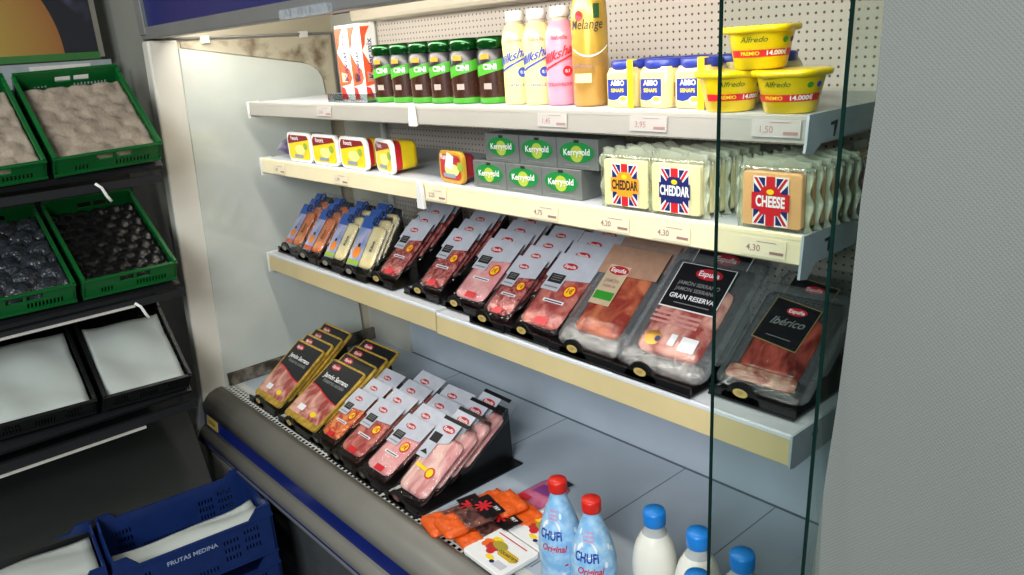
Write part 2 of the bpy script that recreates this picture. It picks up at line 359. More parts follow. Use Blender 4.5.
# ------------------------------------------------------------------ shelves
XJ = -1.462
LIP = mat('shelf_white', '#c4c8cc', .4, var=.03)
def shelf(x0, x1, z, zb, railm, right_end, label, left_end=False, hook=0):
    t = thing('display_shelf', label, 'shelf', ((x0+x1)/2, 1.0, z), (0,0,0), 'shelves of the refrigerated case')
    h = (x1-x0)/2; r = zb-z
    MB().box(-h, h, .004, .362, -.010, 0, LIP).build('shelf_plate', t)
    MB().prism([(.004, 0), (.0, .0015), (-.003, -.001), (-.004, -.006), (.004, -.010)], 'x', -h, h, LIP if z < 1.0 else railm).build('front_lip', t)
    MB().prism([(.004, -.006), (-.0035, -.006), (-.007, r), (-.003, r-.003), (.006, r+.003), (.006, -.01)], 'x', -h+.002, h-.002, railm).build('price_rail', t)
    for s_ in (-1, 1):
        x = s_*(h-.004)
        if left_end and s_ < 0: continue
        MB().prism([(.008, -.011), (.008, r-.004), (.05, r-.006), (.36, -.04), (.36, -.011)], 'x', x-.003, x+.003, WHITE).build('bracket', t)
    if left_end:
        MB().box(-h-.007, -h, -.008, .03, r-.010, .002, WHITE).build('end_cap', t)
    if right_end:
        P = [(-.006, .002), (-.011, r-.002)]+([(-.014, r-hook), (.006, r-hook-.004), (.028, r-.004)] if hook else [(.0, r-.006)])+[(.36, r+.004), (.36, 0), (.02, .002)]
        e = MB().prism(P, 'x', h, h+.004, mat('end_bracket_grey', '#a7b0b8', .4)).build('end_cap', t)
        e2 = MB(); e2.prism([(.052, -.014), (.070, -.012), (.070, -.018), (.064, -.034), (.060, -.034), (.062, -.018), (.052, -.018)], 'x', h+.0041, h+.0046, DARK); e2.build('slot', e)
    return t
shelf(-2.335, XJ-.001, 1.378, 1.342, WHITE_RAIL, False, 'top shelf, left half, with white price rail, under the caviar boxes', True)
shelf(XJ+.001, -.543, 1.378, 1.342, WHITE_RAIL, True, 'top shelf, right half, with white price rail, under the yellow tubs', hook=.012)
shelf(-2.31, XJ-.001, 1.212, 1.172, CREAM_LIT, False, 'middle cream-railed shelf, left half, under the yellow margarine tubs', True)
shelf(XJ+.001, -.543, 1.212, 1.172, CREAM_LIT, True, 'middle cream-railed shelf, right half, under the cheddar packs', hook=.020)
shelf(-2.375, XJ-.001, .905, .853, CREAM, False, 'lowest cream-railed shelf, left half, under the cheese slice packs', True)
shelf(XJ+.001, -.547, .899, .850, CREAM, True, 'lowest cream-railed shelf, right half, under the cured ham packs')
# white joint clips
for z, zb, lab in ((1.212, 1.152, 'white plastic joint clip on the middle shelf rail'), (1.378, 1.336, 'white plastic joint clip on the top shelf rail')):
    c = MB().prism([(-.013, zb), (.013, zb), (.011, z-.02), (.008, z+.002), (-.008, z+.002), (-.011, z-.02)], 'y', -.0165, -.0075, WHITE)
    o = c.build('rail_clip', None, .002); o.location = (XJ, 1.0, 0); tag(o, lab, 'clip')
# price tags
def price(px, z, h, txt, label, wd=.075, slant=0):
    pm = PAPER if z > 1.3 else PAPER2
    t = MB().box(-wd/2, wd/2, -.0008, 0, -h/2, h/2, pm)
    t.text(txt, .0135, lambda x, y: (x-.015, -.0012, y-.002), PINK_INK, bold=.008)
    t.box(.012, .034, -.0014, -.0008, -.008, -.004, PINK_INK); t.box(-.010, .022, -.0013, -.0008, .008, .0088, PINK_INK)
    o = t.build('price_tag'); o.location = (px, .9935 if z > 1.3 else .9935, z); o.rotation_euler = (R(-5), 0, 0)
    tag(o, label, 'price tag', 'price tags on the shelf rails')
price(-1.87, 1.3605, .024, '2,45', 'price tag on the top rail under the caviar boxes')
price(-1.030, 1.3605, .024, '1,45', 'price tag reading 1,45 on the top rail under the milkshakes')
price(-.812, 1.3605, .024, '3,95', 'price tag reading 3,95 on the top rail under the mustard jars')
price(-.588, 1.3605, .024, '1,50', 'price tag reading 1,50 on the top rail under the yellow tubs')
price(-2.19, 1.1885, .026, '1,95', 'leftmost faint price tag on the middle cream rail')
price(-1.83, 1.1885, .026, '1,99', 'faint price tag on the middle rail under the yellow margarine tubs')
price(-1.41, 1.1885, .026, '2,25', 'price tag on the middle rail just right of the white clip')
price(-1.065, 1.1885, .026, '4,75', 'price tag reading 4,75 under the butter packs')
price(-.893, 1.1885, .026, '4,20', 'price tag reading 4,20 under the orange-labelled cheddar')
price(-.768, 1.1885, .026, '4,30', 'price tag reading 4,30 under the navy-labelled cheddar')
price(-.603, 1.1885, .026, '4,30', 'price tag reading 4,30 under the orange cheese pack')
o = bpy.data.objects

# ------------------------------------------------------------------ top shelf goods
Z1 = 1.3785
# caviar boxes in a clear tray
CAVO = mat('caviar_orange', '#e4562c', .45); CAVR = mat('caviar_red', '#c9312c', .45)
t0 = thing('caviar_box', 'left of the two tall orange and white caviar cartons in a clear tray', 'carton', (-1.855, 1.085, Z1+.004), (0,0,0), 'caviar cartons on the top shelf')
m_ = MB().prism(rr(-.033, .033, -.022, .022, .002, 2), 'z', 0, .184, WH); m_.build('carton', t0, .001)
def swoosh(m, f, w0, w1):
    m.poly([f(w0, .002), f(w0+.5*(w1-w0), .002), f(w0+.3*(w1-w0), .03), f(w0, .034)], CAVR)
    m.poly([f(w0, .034), f(w0+.75*(w1-w0), .04), f(w1-.002, .055), f(w0+.85*(w1-w0), .075), f(w0+.4*(w1-w0), .09), f(w0, .12)], CAVO)
    m.poly([f(w0, .12), f(w0+.22*(w1-w0), .135), f(w0+.3*(w1-w0), .155), f(w0+.62*(w1-w0), .177), f(w0, .177)], CAVO)
    m.poly([f(w0+.15*(w1-w0), .045), f(w0+.55*(w1-w0), .045), f(w0+.6*(w1-w0), .065), f(w0+.15*(w1-w0), .07)], mat('caviar_peach', '#f3c9a6', .5))
m_ = MB(); swoosh(m_, lambda x, z: (x, -.0224, z), -.032, .032)
m_.text('Kaviar', .030, lambda x, y: (-y+.004, -.0228, x+.085), NAVY, bold=.012); m_.text('mix', .022, lambda x, y: (-y+.002, -.0228, x+.146), NAVY, bold=.01)
swoosh(m_, lambda y, z: (.0334, y, z), -.021, .021); m_.text('Kaviar mix', .022, lambda x, y: (.0338, -y, x+.10), NAVY, bold=.01)
m_.build('printed_label', t0)
dup(t0, (-1.785, 1.080, Z1+.004), (0, 0, R(-4)), 'right of the two tall caviar cartons, nearer the green-lidded jars')
TR = film('clear_tray', '#dde6e8', .28, .06, .2, 30)
m_ = MB().box(-.1, .1, -.045, .045, 0, .003, TR)
for a in ((-.1, .1, -.045, -.042), (-.1, .1, .042, .045), (-.1, -.097, -.045, .045), (.097, .1, -.045, .045)): m_.box(*a, 0, .022, TR)
o_ = m_.build('clear_plastic_tray'); o_.location = (-1.82, 1.082, Z1); tag(o_, 'low clear plastic tray holding the two caviar cartons', 'tray')
# green-lidded jars
JG = mat('jar_lid_green', '#0a4016', .14, metal=.55, var=.2, vscale=90); JB = mat('jar_black', '#17161a', .3); JBR = mat('jar_brown', '#331b12', .25, var=.3, vscale=60, coat=.4)
JGR = mat('jar_green_band', '#409222', .4)
j = thing('coffee_jar', '', 'jar', group='green-lidded dark jars on the top shelf')
rj = .0365
m_ = MB().lathe([(rj-.003, 0, JGR), (rj, .003, JGR), (rj, .013, JBR), (rj, .015, JBR), (rj, .074, JB), (rj, .105, JB), (rj-.008, .113, JB), (rj-.009, .116, JB)], JB, 28); m_.build('jar_body', j)
m_ = MB().lathe([(rj-.004, .109), (rj-.001, .112), (rj-.001, .130), (rj-.004, .134), (.001, .135)], JG, 32, wob=lambda a, z: 1+.02*math.cos(16*a)); m_.build('lid', j)
def wrap(r, a0, z0): return lambda x, y: (r*math.sin(a0+x/r), -r*math.cos(a0+x/r), z0+y)
def band(m, r, a0, a1, zf0, zf1, mm, n=12):
    for k in range(n):
        a, b2 = a0+(a1-a0)*k/n, a0+(a1-a0)*(k+1)/n
        m.face([m.av((r*math.sin(q), -r*math.cos(q), zz)) for q, zz in ((a, zf0(a)), (b2, zf0(b2)), (b2, zf1(b2)), (a, zf1(a)))], mm, True)
m_ = MB(); band(m_, rj+.0005, R(-75), R(75), lambda a: .063+.008*a, lambda a: .085+.008*a, JGR, 16)
m_.text('CINI', .0155, wrap(rj+.0009, R(-5), .074), WH, bold=.02)
band(m_, rj+.0006, R(-40), R(-5), lambda a: .09, lambda a: .1, mat('jar_emblem', '#c98a2a', .5), 5); band(m_, rj+.0006, R(-30), R(-2), lambda a: .03, lambda a: .042, mat('jar_grey', '#9a8f86', .5), 5)
m_.build('label', j)
px = [-1.690, -1.612, -1.534, -1.456, -1.378, -1.30]
nm = ['green-lidded dark jar nearest the caviar cartons, first of its row', 'second green-lidded dark jar from the caviar cartons', 'third green-lidded dark jar, left of the shelf joint', 'fourth green-lidded dark jar, beside the shelf joint', 'fifth green-lidded dark jar, second from the vanilla milkshake bottles', 'green-lidded dark jar right beside the vanilla milkshake bottles, partly hidden']
for k, x in enumerate(px):
    ro = (0, 0, R(38+random.uniform(-6, 6))); lo = (x, 1.085+(.012 if k == 5 else 0), Z1)
    if k == 0: j.location = lo; j.rotation_euler = ro; j['label'] = nm[0]
    else: dup(j, lo, ro, nm[k])
# second row of jars behind
for k, x in enumerate(px[:5]): dup(j, (x+.01, 1.165, Z1), (0, 0, R(30)), ['green-lidded jar standing behind the first dark jar', 'green-lidded jar standing behind the second dark jar', 'green-lidded jar standing behind the third dark jar', 'green-lidded jar standing behind the fourth dark jar', 'green-lidded jar standing behind the fifth dark jar'][k])
# milkshakes
def milkshake(x, y, body, ink, flav, label):
    t = thing('milkshake_bottle', label, 'bottle', (x, y, Z1), (0, 0, R(38)), 'milkshake bottles on the top shelf'); r = .0292
    CL = mat('shake_neck', '#b5a894', .2)
    MB().lathe([(r-.004, 0), (r, .004), (r, .05), (r-.0015, .085), (r, .12), (r-.002, .135), (r-.009, .150), (.0165, .152, CL), (.0165, .160, CL)], body, 28).build('bottle_body', t)
    MB().lathe([(.0185, .158), (.0185, .174), (.017, .177), (.001, .178)], WH, 24).build('cap', t)
    m = MB(); m.text('Milkshake', .024, lambda x, y: wrap(r+.0006, 0, .094)(x, y+x*.35), ink, bold=.018, shear=.4)
    band(m, r+.0005, R(-70), R(70), lambda a: .078+a*.013, lambda a: .0815+a*.013, ink, 14)
    m.text('Isabella', .011, wrap(r+.0005, 0, .122), RED if ink == RED else PINK_INK, bold=.01); m.text(flav, .009, wrap(r+.0006, 0, .038), ink, bold=.01)
    n = 16; c0 = wrap(r+.0007, R(28), .062); m.face([m.av(c0(.0095*math.cos(2*math.pi*k/n), .0095*math.sin(2*math.pi*k/n))) for k in range(n)], ink)
    m.text('0,1', .008, wrap(r+.0012, R(28), .062), WH, bold=.01)
    m.build('label', t)
VAN = mat('shake_vanilla', '#dfcf8a', .3, coat=.3, var=.02); STR = mat('shake_pink', '#dc8a9e', .3, coat=.3, var=.02); SBL = mat('shake_blue', '#2b49a8', .4)
milkshake(-1.212, 1.082, VAN, SBL, 'VANILLE', 'left pale yellow vanilla milkshake bottle beside the dark jars')
milkshake(-1.150, 1.082, VAN, SBL, 'VANILLE', 'pale yellow vanilla milkshake bottle between another vanilla and the pink one')
milkshake(-1.088, 1.082, STR, RED, 'STRAWBERRY', 'pink strawberry milkshake bottle with a white cap')
# gold bottle
t = thing('gold_drink_bottle', 'tall gold melange bottle between the pink milkshake and the mustard jars', 'bottle', (-1.008, 1.075, Z1), (0, 0, R(40)))
GB = mat('gold_bottle', '#b58b45', .28, metal=.35, var=.08, vscale=8, c2=None); GB2 = mat('gold_bottle_upper', '#c9a445', .25, metal=.4, var=.06)
r = .0325; gp = [(r-.004, 0), (r, .005), (r, .09, GB2), (r, .15, GB2), (r-.002, .175, GB2), (r-.008, .20, GB2), (r-.018, .225, GB2), (.014, .235, GB2), (.014, .25, GB2)]
MB().lathe(gp, GB, 32).build('bottle_body', t); MB().lathe([(.0165, .245), (.0165, .262), (.001, .263)], WH, 20).build('cap', t)
m_ = MB(); m_.text('Melange', .024, wrap(r+.0006, R(-8), .140), INK, bold=.006, shear=.2, sx=.8); band(m_, r+.0006, R(-60), R(70), lambda a: .098-.012*math.cos(a*1.6), lambda a: .1005-.012*math.cos(a*1.6), WH, 20)
band(m_, r+.0006, R(16), R(36), lambda a: .150, lambda a: .174, mat('bottle_green_strip', '#1e4a24', .4), 5)
c0 = wrap(r+.0007, R(-30), .155); m_.face([m_.av(c0(.008*math.cos(2*math.pi*k/16), .009*math.sin(2*math.pi*k/16))) for k in range(16)], RED)
band(m_, r+.0007, R(-55), R(5), lambda a: .042, lambda a: .058, mat('gold_pale', '#d9bd8e', .4), 8); m_.text('ORIGINAL', .010, wrap(r+.0007, R(-25), .07), PINK_INK, bold=.01)
m_.build('label', t)
# mustard jars (rounded square)
MU = mat('mustard_glass', '#dcc684', .15, coat=.6, var=.06, vscale=14); LB = mat('jar_blue', '#26358c', .35)
t = thing('mustard_jar', '', 'jar', group='square mustard jars with blue lids'); hw = .0330
m_ = MB().lathe([(hw-.003, 0), (hw, .003), (hw, .056), (hw-.002, .061), (hw-.004, .064), (hw-.004, .066)], MU, 36, sq=7); m_.build('jar_body', t)
MB().lathe([(.0325, .063), (.0335, .065), (.0335, .0755), (.0315, .0775), (.001, .078)], LB, 28, wob=lambda a, z: 1+.012*math.cos(14*a)).build('lid', t)
m_ = MB(); f = lambda x, y: (x, -hw-.0006, y); g = lambda x, y: (hw+.0006, x, y)
for F, a, b2 in ((f, -.024, .020),):
    m_.poly([F(a, .014), F(a+.012, .012), F(b2, .020), F(b2, .047), F(a, .047)], LB)
F2 = lambda x, y: (x, -hw-.0010, y)
m_.text('ABBO', .0115, lambda x, y: F2(x-.002, y+.0405), WH, bold=.03); m_.text('SENAPS', .0085, lambda x, y: F2(x-.003, y+.0285), YEL, bold=.02)
m_.ell(.010, .013, .011, .007, -hw-.0011, mat('jar_dish_white', '#e3d9bc', .5), 'y', 16); m_.ell(.010, .015, .007, .004, -hw-.0013, mat('jar_dish_yellow', '#d9a636', .5), 'y', 14)
m_.poly([g(-.018, .018), g(.018, .018), g(.018, .040), g(-.018, .040)], mat('jar_text_panel', '#8f7f5c', .5)); m_.ell(0, .044, .005, .005, hw+.0009, LB, 'x', 14); m_.poly([(hw+.0010, -.016, .008), (hw+.0010, .014, .008), (hw+.0010, .014, .014), (hw+.0010, -.016, .014)], WH)
m_.build('label', t)
mj = [(-.918, 1.080), (-.845, 1.080), (-.772, 1.080), (-.918, 1.155), (-.845, 1.155), (-.772, 1.155), (-.700, 1.175)]
ml = ['mustard jar with a blue lid right beside the gold bottle, front row', 'middle mustard jar of the front row of three', 'mustard jar of the front row next to the yellow tubs', 'mustard jar behind the one beside the gold bottle', 'mustard jar behind the middle front one', 'mustard jar behind the front one next to the yellow tubs', 'blue-lidded jar showing behind the left yellow tub']
for k, (x, y) in enumerate(mj):
    if k == 0: t.location = (x, y, Z1); t['label'] = ml[0]
    else: dup(t, (x, y, Z1), (0, 0, R(random.uniform(-3, 3))), ml[k])
for k, (x, lab) in enumerate(((-.886, 'yellow plastic tab hanging between the first two mustard jars'), (-.745, 'yellow plastic tab beside the third mustard jar'))):
    m_ = MB().box(-.006, .006, -.0015, 0, .0, .079, YEL); m_.box(-.006, .006, -.0015, .012, .0775, .079, YEL)
    o_ = m_.build('yellow_tab', None, .0005); o_.location = (x, 1.040, Z1); tag(o_, lab, 'tab')
# yellow tubs
TY = mat('tub_yellow', '#e8c60e', .3, var=.03, vscale=8, coat=.2)
t = thing('yellow_tub', '', 'tub', group='yellow margarine tubs with scalloped rims'); wob = lambda a, z: 1.03+.05*math.cos(6*a)
MB().lathe([(.0315, 0), (.0355, .003), (.0455, .055), (.0465, .058)], TY, 36).build('tub_body', t)
MB().lathe([(.0465, .056), (.0505, .058), (.0515, .064), (.0495, .067), (.044, .0675), (.001, .066)], TY, 48, wob=wob).build('lid', t)
m_ = MB(); rz = lambda z: .0357+(z-.003)/.052*.010
def cone(a0, z0, e=.0006): return lambda x, y: ((rz(z0+y)+e)*math.sin(a0+x/.041), -(rz(z0+y)+e)*math.cos(a0+x/.041), z0+y)
fc = cone(0, .025)
for k in range(20):
    a, b2 = -.052+.104*k/20, -.052+.104*(k+1)/20
    m_.face([m_.av(fc(*q)) for q in ((a, -.0055), (b2, -.0055), (b2, .0055), (a, .0055))], RED, True)
m_.text('14.000€', .010, cone(R(28), .025, .001), WH, bold=.03); m_.text('PREMIO', .008, cone(R(-26), .025, .001), YEL, bold=.02)
m_.text('Alfredo', .0115, cone(R(-18), .046, .0008), mat('tub_ink_green', '#3a5a1c', .5), bold=.008, shear=.3)
for a, mm in ((R(42), GREEN), (R(62), SBL)):
    c0 = cone(a, .044, .001); m_.face([m_.av(c0(.0045*math.cos(2*math.pi*k/14), .0045*math.sin(2*math.pi*k/14))) for k in range(14)], mm)
m_.build('label', t)
t.scale = (1, 1, .88); t.location = (-.692, 1.040, Z1); t.rotation_euler = (0, 0, R(52)); t['label'] = 'left yellow tub of the lower pair, seen behind the glass edge'
dup(t, (-.592, 1.036, Z1), (0, 0, R(22)), 'right yellow tub of the lower pair at the shelf end')
dup(t, (-.643, 1.040, Z1+.0600), (0, 0, R(36)), 'yellow tub stacked on top of the other two')

# ------------------------------------------------------------------ middle shelf goods
Z2 = 1.2128
def tub_on_edge(label, loc, rz_, w=.14, h=.083, lid=WH, body=YEL, top=None, band_=RED, dep=.075, txt='Favorit', sticker=False):
    t = thing('margarine_tub', label, 'tub', loc, (0, 0, rz_), 'tubs standing on edge on the middle shelf')
    m = MB(); n = 6
    for k in range(n):
        a, b2 = k/n, (k+1)/n
        A = [m.av((x*(1-.16*a), .008+dep*a, h/2+(z-h/2)*(1-.16*a))) for x, z in rr(-w/2+.004, w/2-.004, .004, h-.004, .018)]
        B = [m.av((x*(1-.16*b2), .008+dep*b2, h/2+(z-h/2)*(1-.16*b2))) for x, z in rr(-w/2+.004, w/2-.004, .004, h-.004, .018)]
        mm = band_ if k < 2 else body
        for q in range(len(A)): m.face([A[q], A[(q+1)%len(A)], B[(q+1)%len(A)], B[q]], mm, True)
        if k == n-1: m.face(B, body)
    m.build('tub_body', t)
    MB().prism(rr(-w/2, w/2, 0, h, .018), 'y', 0, .011, lid).build('lid', t, .002)
    m = MB(); P = rr(-w/2+.008, w/2-.008, .008, h-.008, .012); m.poly([(x, -.0006, z) for x, z in P], body)
    q = w/2-.008
    m.poly([(-q, -.0011, h*.60), (q, -.0011, h*.78), (q, -.0011, h-.018), (q-.01, -.0011, h-.008), (-q+.01, -.0011, h-.008), (-q, -.0011, h-.018)], top or mat('tub_wine', '#7d1622', .4))
    m.text(txt, .016, lambda x, y: (x-.02, -.0016, y+h*.80), WH, bold=.015)
    m.ell(.006, h*.42, .030, .014, -.0012, mat('tub_pale', '#f0e48a', .5), 'y', 18); m.ell(.04, h*.55, .012, .01, -.0013, mat('tub_leaf', '#8fae3a', .5), 'y', 12)
    m.poly([(-.03, -.0014, .012), (.02, -.0014, .012), (.02, -.0014, .021), (-.03, -.0014, .021)], mat('tub_steel', '#8798a6', .5))
    m.build('lid_label', t)
    if sticker:
        m = MB(); m.poly([(-.022, -.002, h*.50), (.010, -.002, h*.42), (.018, -.002, h*.84), (-.008, -.002, h*.97)], WH); m.build('price_sticker', t)['label'] = 'tilted white price sticker'
    return t
tub_on_edge('leftmost yellow margarine tub standing on edge, white rim', (-2.090, 1.018, Z2), 0, dep=.05)
tub_on_edge('yellow margarine tub standing on edge, second from the left', (-1.943, 1.018, Z2), 0, dep=.05)
tub_on_edge('yellow margarine tub standing on edge, third from the left', (-1.794, 1.018, Z2), R(-2), dep=.055)
tub_on_edge('yellow margarine tub standing on edge, turned left and showing its red and yellow side', (-1.655, 1.022, Z2), R(-12), w=.112, dep=.062, txt='Flora')
tub_on_edge('red tub with yellow border and tilted white price sticker', (-1.380, 1.018, Z2), R(-6), w=.098, h=.07, lid=mat('tub_gold', '#c79a2f', .4), body=mat('tub_red', '#b8323a', .4), band_=mat('tub_red2', '#a02a34', .4), top=mat('tub_red3', '#b43a3c', .4), dep=.03, txt='Rama', sticker=True)
PUR = mat('purple_foil', '#4a3a5c', .35, c2='#8c8698', vscale=30, bump=.5)
def lump(m, a, b2, c, mm, n=10):
    m.slab(n, n, lambda u, v: ((u-.5)*a, (v-.5)*b2, c*.5+c*.5*(max(0, 1-(2*u-1)**4)*max(0, 1-(2*v-1)**4))**.5+.004*noise.noise(Vector((u*6, v*6, a*30)))*(0 < u < 1 and 0 < v < 1)), lambda u, v: ((u-.5)*a, (v-.5)*b2, c*.5-c*.5*(max(0, 1-(2*u-1)**4)*max(0, 1-(2*v-1)**4))**.5), mm)
m_ = MB(); lump(m_, .10, .13, .055, PUR); o_ = m_.build('purple_foil_bag'); o_.location = (-2.215, 1.10, Z2); o_.rotation_euler = (0, R(-8), R(20)); o_.location.z += .008
tag(o_, 'small purple foil bag lying behind the leftmost margarine tub', 'bag')
# butter
KS = mat('butter_foil', '#7b7f7b', .3, metal=.35, var=.06, vscale=40); KG = mat('butter_green', '#16803a', .4); KGL = mat('butter_glow', '#a6b83c', .5)
t = thing('butter_pack', '', 'butter', group='silver and green butter packs, two rows high')
w_, h_, d_ = .1035, .0560, .075
MB().box(-w_/2, w_/2, 0, d_, 0, h_, KS).build('foil_wrapper', t, .0015)
m_ = MB(); m_.ell(0, h_*.55, .043, .019, -.0006, KG, 'y', 28); m_.ell(0, h_*.50, .016, .015, -.0009, KGL, 'y', 18)
m_.text('Kerrygold', .0165, lambda x, y: (x, -.0013, y+h_*.55+x*.04), WH, bold=.02); m_.box(-.006, .006, -.001, -.0002, h_*.86, h_*.95, INK); m_.box(-.03, .03, -.0008, -.0002, .006, .0075, SILV)
m_.build('printed_label', t)
bl = [('bottom row, leftmost, beside the red tub', -1.262, 0), ('bottom row, middle', -1.157, 0), ('bottom row, rightmost', -1.052, 0), ('top row, leftmost', -1.222, 1), ('top row, middle', -1.117, 1), ('top row, rightmost', -1.012, 1)]
for k, (l, x, row) in enumerate(bl):
    lo = (x+.010, 1.020+row*.004, Z2+row*.0565); lab = 'silver and green butter pack, '+l
    if k == 0: t.location = lo; t['label'] = lab
    else: dup(t, lo, (0, 0, R(random.uniform(-1.2, 1.2))), lab)
# cheddar packs
CH = mat('cheddar_pale', '#eee2b4', .4, var=.05, vscale=12); CO = mat('cheddar_orange', '#efb680', .4, var=.05, vscale=12)
CFF = frost('wrap_folds', '#e2e8cc', .36)
CF = film('cheese_wrap', '#fdfff8', .09, .25, .9, 40)
def cheese(cm, kind):
    t = thing('cheese_slice_pack', '', 'cheese'); w, h, th = .094, .080, .019
    MB().prism(rr(-w/2, w/2, .004, .004+h, .006), 'y', .001, th-.002, cm).build('cheese_slices', t, .002)
    m = MB(); nz = random.uniform(0, 20)
    m.slab(16, 8, lambda u, v: ((u-.5)*(w+.012), -.0+.0006, v*(h+.012)), lambda u, v: ((u-.5)*(w+.012), th, v*(h+.012)), CF)
    m.build('clear_wrapper', t); m = MB()
    def wz(u): return .016+.010*noise.noise(Vector((u*4+nz, 0, 0)))
    m.slab(24, 4, lambda u, v: ((u-.5)*(w+.014), th/2-.001+.006*math.sin(u*11+nz)*v, h+.006+v*wz(u)), lambda u, v: ((u-.5)*(w+.014), th/2+.001+.006*math.sin(u*11+nz)*v, h+.006+v*wz(u)), CFF)
    for sg in (-1, 1): m.slab(4, 16, lambda u, v: (sg*(w/2+.002+u*(.010+.004*noise.noise(Vector((v*5, nz, 1))))), th/2-.001+.005*math.sin(v*13+nz)*u, v*(h+.012)), lambda u, v: (sg*(w/2+.002+u*(.010+.004*noise.noise(Vector((v*5, nz, 1))))), th/2+.001+.005*math.sin(v*13+nz)*u, v*(h+.012)), CFF)
    m.build('sealed_edges', t)
    # union flag label
    m = MB(); y = -.0008; x0, x1, z0, z1 = -.028, .028, .006, .078; cz = (z0+z1)/2
    def P(pts, d, mm): m.poly([(a, y-d, b2) for a, b2 in pts], mm)
    P([(x0, z0), (x1, z0), (x1, z1), (x0, z1)], 0, WH)
    for sx in (-1, 1):
        for sz in (-1, 1):
            P([(sx*.027, cz+sz*.010), (sx*.027, cz+sz*.026), (sx*.011, cz+sz*.009)][::1], .0002, NAVY); P([(sx*.009, cz+sz*.034), (sx*.020, cz+sz*.034), (sx*.009, cz+sz*.018)], .0002, NAVY)
            P([(sx*.027, cz+sz*.034), (sx*.022, cz+sz*.034), (sx*.004, cz+sz*.008), (sx*.008, cz+sz*.006)], .0003, RED)
    P([(-.007, z0), (.007, z0), (.007, z1), (-.007, z1)], .0004, RED)
    pm = {'orange': mat('plate_orange', '#e39a28', .4), 'navy': NAVY, 'red': RED}[kind]
    P([(-.030, cz-.013), (-.018, cz-.013), (-.016, cz-.020), (.016, cz-.020), (.018, cz-.013), (.030, cz-.013), (.030, cz+.012), (.018, cz+.012), (.010, cz+.022), (-.010, cz+.022), (-.018, cz+.012), (-.030, cz+.012)], .0006, pm)
    m.text('CHEESE' if kind == 'red' else 'CHEDDAR', .022, lambda x, z: (x, y-.001, z+cz-.001), INK if kind == 'orange' else WH, bold=.035, sx=.62 if kind == 'red' else .54)
    m.ell(0, cz+.014, .006, .004, y-.0009, YEL, 'y', 12)
    m.build('flag_label', t); return t
G_ = 'cheddar and cheese slice packs on the middle shelf'
def cstack(cm, kind, x, n, y0, labs, step=.0225, dx=.006):
    t = cheese(cm, kind); t['group'] = G_
    for k in range(n):
        lo = (x+k*dx, y0+k*step, Z2); ro = (R(-1.5), 0, R(random.uniform(-2.5, 2.5)))
        if k == 0: t.location = lo; t['label'] = labs[0]; t.rotation_euler = (0, 0, R(1))
        else: dup(t, lo, (0, 0, R(random.uniform(-1, 1))), labs[min(k, len(labs)-1)])
OW = ['second', 'third', 'fourth', 'fifth', 'sixth', 'seventh']
cstack(CH, 'orange', -.874, 4, 1.006, ['pale cheddar pack with an orange flag label, frontmost']+['pale cheddar pack, %s in the row behind the orange-plate flag label' % w2 for w2 in OW])
cstack(CH, 'navy', -.770, 6, 1.006, ['pale cheddar pack with a navy flag label, frontmost']+['pale cheddar pack, %s in the row behind the navy-plate flag label' % w2 for w2 in OW], dx=.004)
cstack(CO, 'red', -.600, 6, 1.006, ['orange cheese pack with a red flag label, frontmost']+['cheese pack, %s in the row behind the red flag label' % w2 for w2 in OW], dx=.0025)
t = cheese(CO, 'red'); t.location = (-.570, 1.250, Z2); t.rotation_euler = (0, 0, R(88)); t['label'] = 'cheese pack turned sideways at the back right end of the middle shelf'; t['group'] = G_

# ------------------------------------------------------------------ sliced packs
def meatm(name, a, b2, sc=28, st=(1, 1, 1), lo=.4, hi=.6): return mat(name, a, .3, c2=b2, vscale=sc, stretch=st, lo=lo, hi=hi, detail=6, dist=.8, bump=.35, bscale=60, coat=.3)
M_SAL = meatm('salami', '#7c2a2a', '#c4736c', 90); M_HAM = meatm('pink_ham', '#d98f90', '#e8b3ae', 18); M_LOM = meatm('loin', '#9d3f3c', '#c57668', 34)
M_BAC = meatm('bacon', '#c98484', '#eac4b8', 30, (1, .3, 1)); M_CHO = meatm('chorizo', '#b5381f', '#e08a50', 60); M_IBE = meatm('iberico', '#5a1413', '#a84a3c', 26, (1.4, .7, 1)); M_SER = meatm('serrano', '#96403a', '#d9a292', 22, (1, .8, 1))
M_JAM = meatm('cured_slices', '#8e2f22', '#c4704c', 20); M_MOR = meatm('mortadella', '#d59a96', '#ecc7c0', 50)
LOGO = mat('brand_red', '#b3202c', .35)
def logo(m, x, y, rx, z, up=1):
    m.ell(x, y, rx, rx*.42, z, LOGO, 'z', 20); m.text('Espuña', rx*.55, lambda a, b2: (x+a, y+b2, z+.0003), WH, bold=.02)
def slabmb(m, w, L0, L1, t0, t1, mm, r=.012, seed=0, nu=10, nv=18, amp=.0012):
    def env(u, v): return (max(0, 1-(2*u-1)**8)*max(0, 1-(2*v-1)**12))**.5
    def xy(u, v):
        L = L1-L0; x = (u-.5)*w; y = L0+v*L
        # rounded ends
        k = min(v*L, (1-v)*L)/r
        if k < 1: x *= 1-(r/w)*1.6*(1-math.sqrt(max(0, 1-(1-k)**2)))
        return x, y
    m.slab(nu, nv, lambda u, v: xy(u, v)+(t0+(t1-t0)*(.35+.65*env(u, v))+amp*noise.noise(Vector((u*7+seed, v*9, seed)))*env(u, v),), lambda u, v: xy(u, v)+(t0,), mm)
